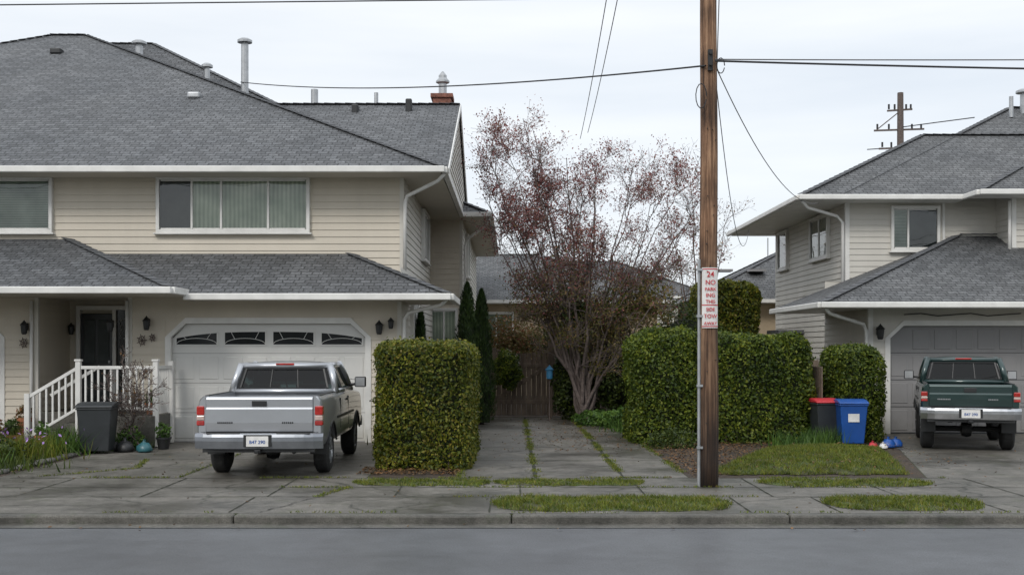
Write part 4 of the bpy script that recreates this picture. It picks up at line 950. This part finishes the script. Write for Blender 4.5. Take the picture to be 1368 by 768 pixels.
    b=B(); b.box(-h+.16,-.25,-.075,-.0,zt-.003,zt+.008); b.box(.25,h-.16,-.075,0,zt-.003,zt+.008); b.box(-.19,.19,-.108,-.09,zl+.03,zt-.015)
    b.lathe((0,-.13,zl-.05),[(0,0),(.03,.0),(.03,.03),(0,.03)],8); b.box(-.04,.04,-.12,.1,zl-.06,zl-.01); b.box(-h+.1,h-.1,-.02,.1,zl-.05,zl-.002); b.obj('bumper_pad',blackm,T,bevel=.004,local=True)
    b=B(); b.box(-.15,.15,-.118,-.109,(zt+zl)/2-.07,(zt+zl)/2+.07); b.obj('licence_plate',whitem,T,bevel=.003,local=True)
    text('B47 290',0,-.120,(zt+zl)/2-.03,.065,bluem,T,local=True)
    # greenhouse
    w0=h-.075; w1=h-.19; y0,y1=c0+.02,c1+.05; ry0,ry1=c0+.15,c1-.50; zr=roof-.07
    A=[V((-w0,y0,belt)),V((w0,y0,belt)),V((w0,y1,belt)),V((-w0,y1,belt))]; C=[V((-w1,ry0,zr)),V((w1,ry0,zr)),V((w1,ry1,zr)),V((-w1,ry1,zr))]
    b=B()
    for i in range(4): b.tube([A[i]-V((0,0,.02)),A[i].lerp(C[i],.5)+V(((.012 if A[i].x>0 else -.012),0,0)),C[i]+V((0,0,.02))],.055,10)
    for sx in (0,1):
        a,c_=(A[1],A[2]) if sx else (A[0],A[3]); d,f=(C[1],C[2]) if sx else (C[0],C[3])
        b.beam(a.lerp(c_,.36),d.lerp(f,.28),.05,.07,up=(0,1,0)); b.tube([a,c_],.035,8); b.tube([d,f],.045,8)
    b.tube([A[0]+V((0,0,.0)),A[1]+V((0,0,.0))],.045,8); b.tube([C[0],C[1]],.045,8); b.tube([C[2],C[3]],.045,8)
    b.obj('cab_pillars',pm,T,local=True,smooth=True)
    b=B(); n=14; m2=10; vs=[];fs=[]
    for i in range(n+1):
        for k in range(m2+1):
            u=i/n*2-1; v=k/m2*2-1; x_=u*(w1+.045)*(1-.04*abs(v)**4); y_=(ry0+ry1)/2+v*((ry1-ry0)/2+.045)*(1-.04*abs(u)**4)
            vs.append((x_,y_,zr-.01+(roof-zr+.01)*(1-abs(u)**4)*(1-.75*abs(v)**4)))
    for i in range(n):
        for k in range(m2): a=i*(m2+1)+k; fs.append((a,a+m2+1,a+m2+2,a+1))
    b.add(vs,fs); o=b.obj('roof',pm,T,smooth=True,local=True); md=o.modifiers.new('s','SOLIDIFY'); md.thickness=.03; md.offset=-1
    b=B(); b.poly([A[0],A[1],C[1],C[0]]); b.poly([A[1],A[2],C[2],C[1]]); b.poly([A[3],A[0],C[0],C[3]]); b.poly([A[2],A[3],C[3],C[2]]); b.obj('cab_glass',cgl,T,local=True)
    b=B(); 
    P=[A[0].lerp(A[1],.07),A[1].lerp(A[0],.07),C[1].lerp(C[0],.07),C[0].lerp(C[1],.07)]; P=[P[0].lerp(P[3],.13),P[1].lerp(P[2],.13),P[2].lerp(P[1],.11),P[3].lerp(P[0],.11)]
    P=[q-V((0,.012,0)) for q in P]
    for i in range(4): b.beam(P[i],P[(i+1)%4],.024,.024,up=(0,1,0))
    for f in (.34,.66): b.beam(P[0].lerp(P[1],f),P[3].lerp(P[2],f),.012,.012,up=(0,1,0))
    b.obj('window_seal',blackm,T,local=True)
    b=B(); b.box(-.14,.14,ry0-.055,ry0-.02,zr+.01,zr+.04); b.obj('brake_lamp',redlamp,T,bevel=.006,local=True)
    b=B()
    for sx in (-.36,.36): b.box(sx-.23,sx+.23,c0+.3,c0+.45,.6,belt+.10); b.box(sx-.12,sx+.12,c0+.3,c0+.4,belt+.11,belt+.25)
    b.box(-w0+.08,w0-.08,c0+.12,c1-.05,belt-.05,belt-.02); b.tube([(-.38+.17*math.cos(a*.5),c1-.25+.03*math.sin(a*.5),belt+.02+.17*math.sin(a*.5)) for a in range(14)],.014,5)
    b.obj('seats',blackm,T,bevel=.04,seg=2,local=True)
    b=B(); b2=B()
    for sx in (-1,1):
        xx=sx*(h+.13); b.box(xx-.09,xx+.09,c1-.28,c1-.16,belt+.02,belt+.19); b.beam((sx*(h-.06),c1-.2,belt+.05),(xx,c1-.2,belt+.08),.04,.04); b2.poly([(xx-.075,c1-.285,belt+.035),(xx+.075,c1-.285,belt+.035),(xx+.075,c1-.285,belt+.175),(xx-.075,c1-.285,belt+.175)])
    b.obj('mirror',blackm,T,bevel=.03,seg=3,local=True); b2.obj('mirror_glass',metalm,T,local=True)
    b=B()
    for sx in (-1,1):
        for yy in (c0+.03,c0+.95): xa,xb=sorted((sx*(h+.0015),sx*(h-.03))); b.box(xa,xb,yy-.005,yy+.005,zb+.14,belt-.10)
        xa,xb=sorted((sx*(h+.010),sx*(h-.02))); b.box(xa,xb,ra+rad+.08,fa-rad-.06,(zb+belt)/2-.04,(zb+belt)/2-.005); b.box(xa,xb,c0+.72,c0+.88,belt-.16,belt-.13)
        for cy in (ra,fa):
            pts=[(sx*(h-.004),cy-rad*math.cos(math.pi*k/16),max(zb,wr+rad*math.sin(math.pi*k/16))) for k in range(17)]; b.tube(pts,.016,6)
        b.box(*sorted((sx*(h-.02),sx*(h-.26))),ra-wr-.1,ra-wr-.085,wr*.9,zb+.02)
    b.obj('body_trim',blackm,T,local=True)
    b=B(); b2=B(); tw=.225
    for cy in (ra,fa):
        for sx in (-1,1):
            xo_=sx*(h-.02); c_=(xo_,cy,wr); k=-sx
            b.lathe(c_,[(wr*.60,k*.01),(wr*.66,0),(wr*.86,k*.004),(wr*.97,k*.03),(wr,k*.06),(wr,k*(tw-.06)),(wr*.97,k*(tw-.03)),(wr*.8,k*tw),(wr*.5,k*tw),(wr*.3,k*tw)],32,'X')
            b.lathe(c_,[(wr*.52,k*.09),(0,k*.09)],20,'X')
            b2.lathe(c_,[(wr*.62,k*.008),(wr*.60,k*.02),(wr*.53,k*.05),(wr*.53,k*.10)],28,'X')
            b2.lathe(c_,[(0,k*.015),(wr*.15,k*.02),(wr*.17,k*.06)],14,'X')
            for q in range(6):
                a=q*math.pi/3; b2.beam((xo_+k*.04,cy+math.cos(a)*wr*.12,wr+math.sin(a)*wr*.12),(xo_+k*.035,cy+math.cos(a)*wr*.56,wr+math.sin(a)*wr*.56),.03,wr*.17,up=(1,0,0))
    b.obj('tyres',rubber,T,local=True,smooth=False); b2.obj('wheel_rims',rim,T,local=True)
    b=B(); b.box(-h+.35,h-.35,L-.035,L+.01,zb+.22,hoodz-.13); b.box(-h+.02,h-.02,L-.02,L+.1,zb-.02,zb+.16); b.obj('front_bumper',bump_m,T,bevel=.02,local=True)
    b=B(); b.box(-h+.1,-h+.33,L-.07,L+.004,zb+.24,hoodz-.14); b.box(h-.33,h-.1,L-.07,L+.004,zb+.24,hoodz-.14); b.obj('headlamp',whitem,T,bevel=.02,local=True)
    return T
greyb=mat('bumper_grey',(.26,.275,.30),.38,.15,4,metal=.7)
truck((-3.46,15.75,0),math.radians(0.8),1.73,4.8,.45,.66,1.14,1.60,.335,silver,1.85,1.02,3.9,greyb,1.7)
truck((7.86,19.75,0),math.radians(-17.5),1.60,4.05,.60,.80,1.18,1.65,.36,green,1.55,.95,3.35,chrome,1.35)

# ---------------------------------------------------------------- light, sky, camera
w=bpy.data.worlds.new('World'); scene.world=w; w.use_nodes=True; nt=w.node_tree; bg=nt.nodes['Background']; Lk=nt.links
sky=nt.nodes.new('ShaderNodeTexSky'); sky.sky_type='NISHITA'; sky.sun_disc=False; sky.sun_elevation=math.radians(38); sky.sun_rotation=math.radians(205)
tc=N(nt,'ShaderNodeTexCoord'); sp=N(nt,'ShaderNodeSeparateXYZ'); Lk.new(tc.outputs['Generated'],sp.inputs[0])
mp=N(nt,'ShaderNodeMapping'); mp.inputs['Scale'].default_value=(1.2,1.2,9.0); mp.inputs['Rotation'].default_value=(0.0,0.10,0); Lk.new(tc.outputs['Generated'],mp.inputs[0])
n=N(nt,'ShaderNodeTexNoise',Scale=1.6,Detail=5.0,Roughness=0.5); Lk.new(mp.outputs[0],n.inputs['Vector'])
cl=ramp(nt,n.outputs[0],[(0.33,(0.70,0.75,0.81,1)),(0.67,(0.86,0.885,0.91,1))])
mr=N(nt,'ShaderNodeMapRange'); Lk.new(sp.outputs[2],mr.inputs[0]); mr.inputs[1].default_value=0.3; mr.inputs[2].default_value=1.0; mr.inputs[3].default_value=12.3; mr.inputs[4].default_value=18.5
vm=N(nt,'ShaderNodeVectorMath',operation='SCALE'); Lk.new(cl.outputs[0],vm.inputs[0]); Lk.new(mr.outputs[0],vm.inputs['Scale'])
o=mixc(nt,0.88,sky.outputs[0],vm.outputs[0]); Lk.new(o,bg.inputs[0]); bg.inputs[1].default_value=0.1
sl=bpy.data.lights.new('sun','SUN'); sl.energy=1.4; sl.angle=math.radians(16); sl.color=(1,.96,.90); so_=bpy.data.objects.new('sun',sl); COL.objects.link(so_)
az=math.radians(205); el=math.radians(38); d=V((math.sin(az)*math.cos(el),math.cos(az)*math.cos(el),math.sin(el)))
so_.rotation_euler=d.to_track_quat('Z','Y').to_euler()
cam=bpy.data.cameras.new('camera'); co=bpy.data.objects.new('camera',cam); COL.objects.link(co); co.location=(0,0,1.8); co.rotation_euler=(math.pi/2,0,0)
cam.lens=40.5; cam.sensor_width=36; cam.shift_y=0.0592; cam.clip_end=1500; scene.camera=co
scene.view_settings.view_transform='Standard'; scene.view_settings.look='None'; scene.view_settings.exposure=0
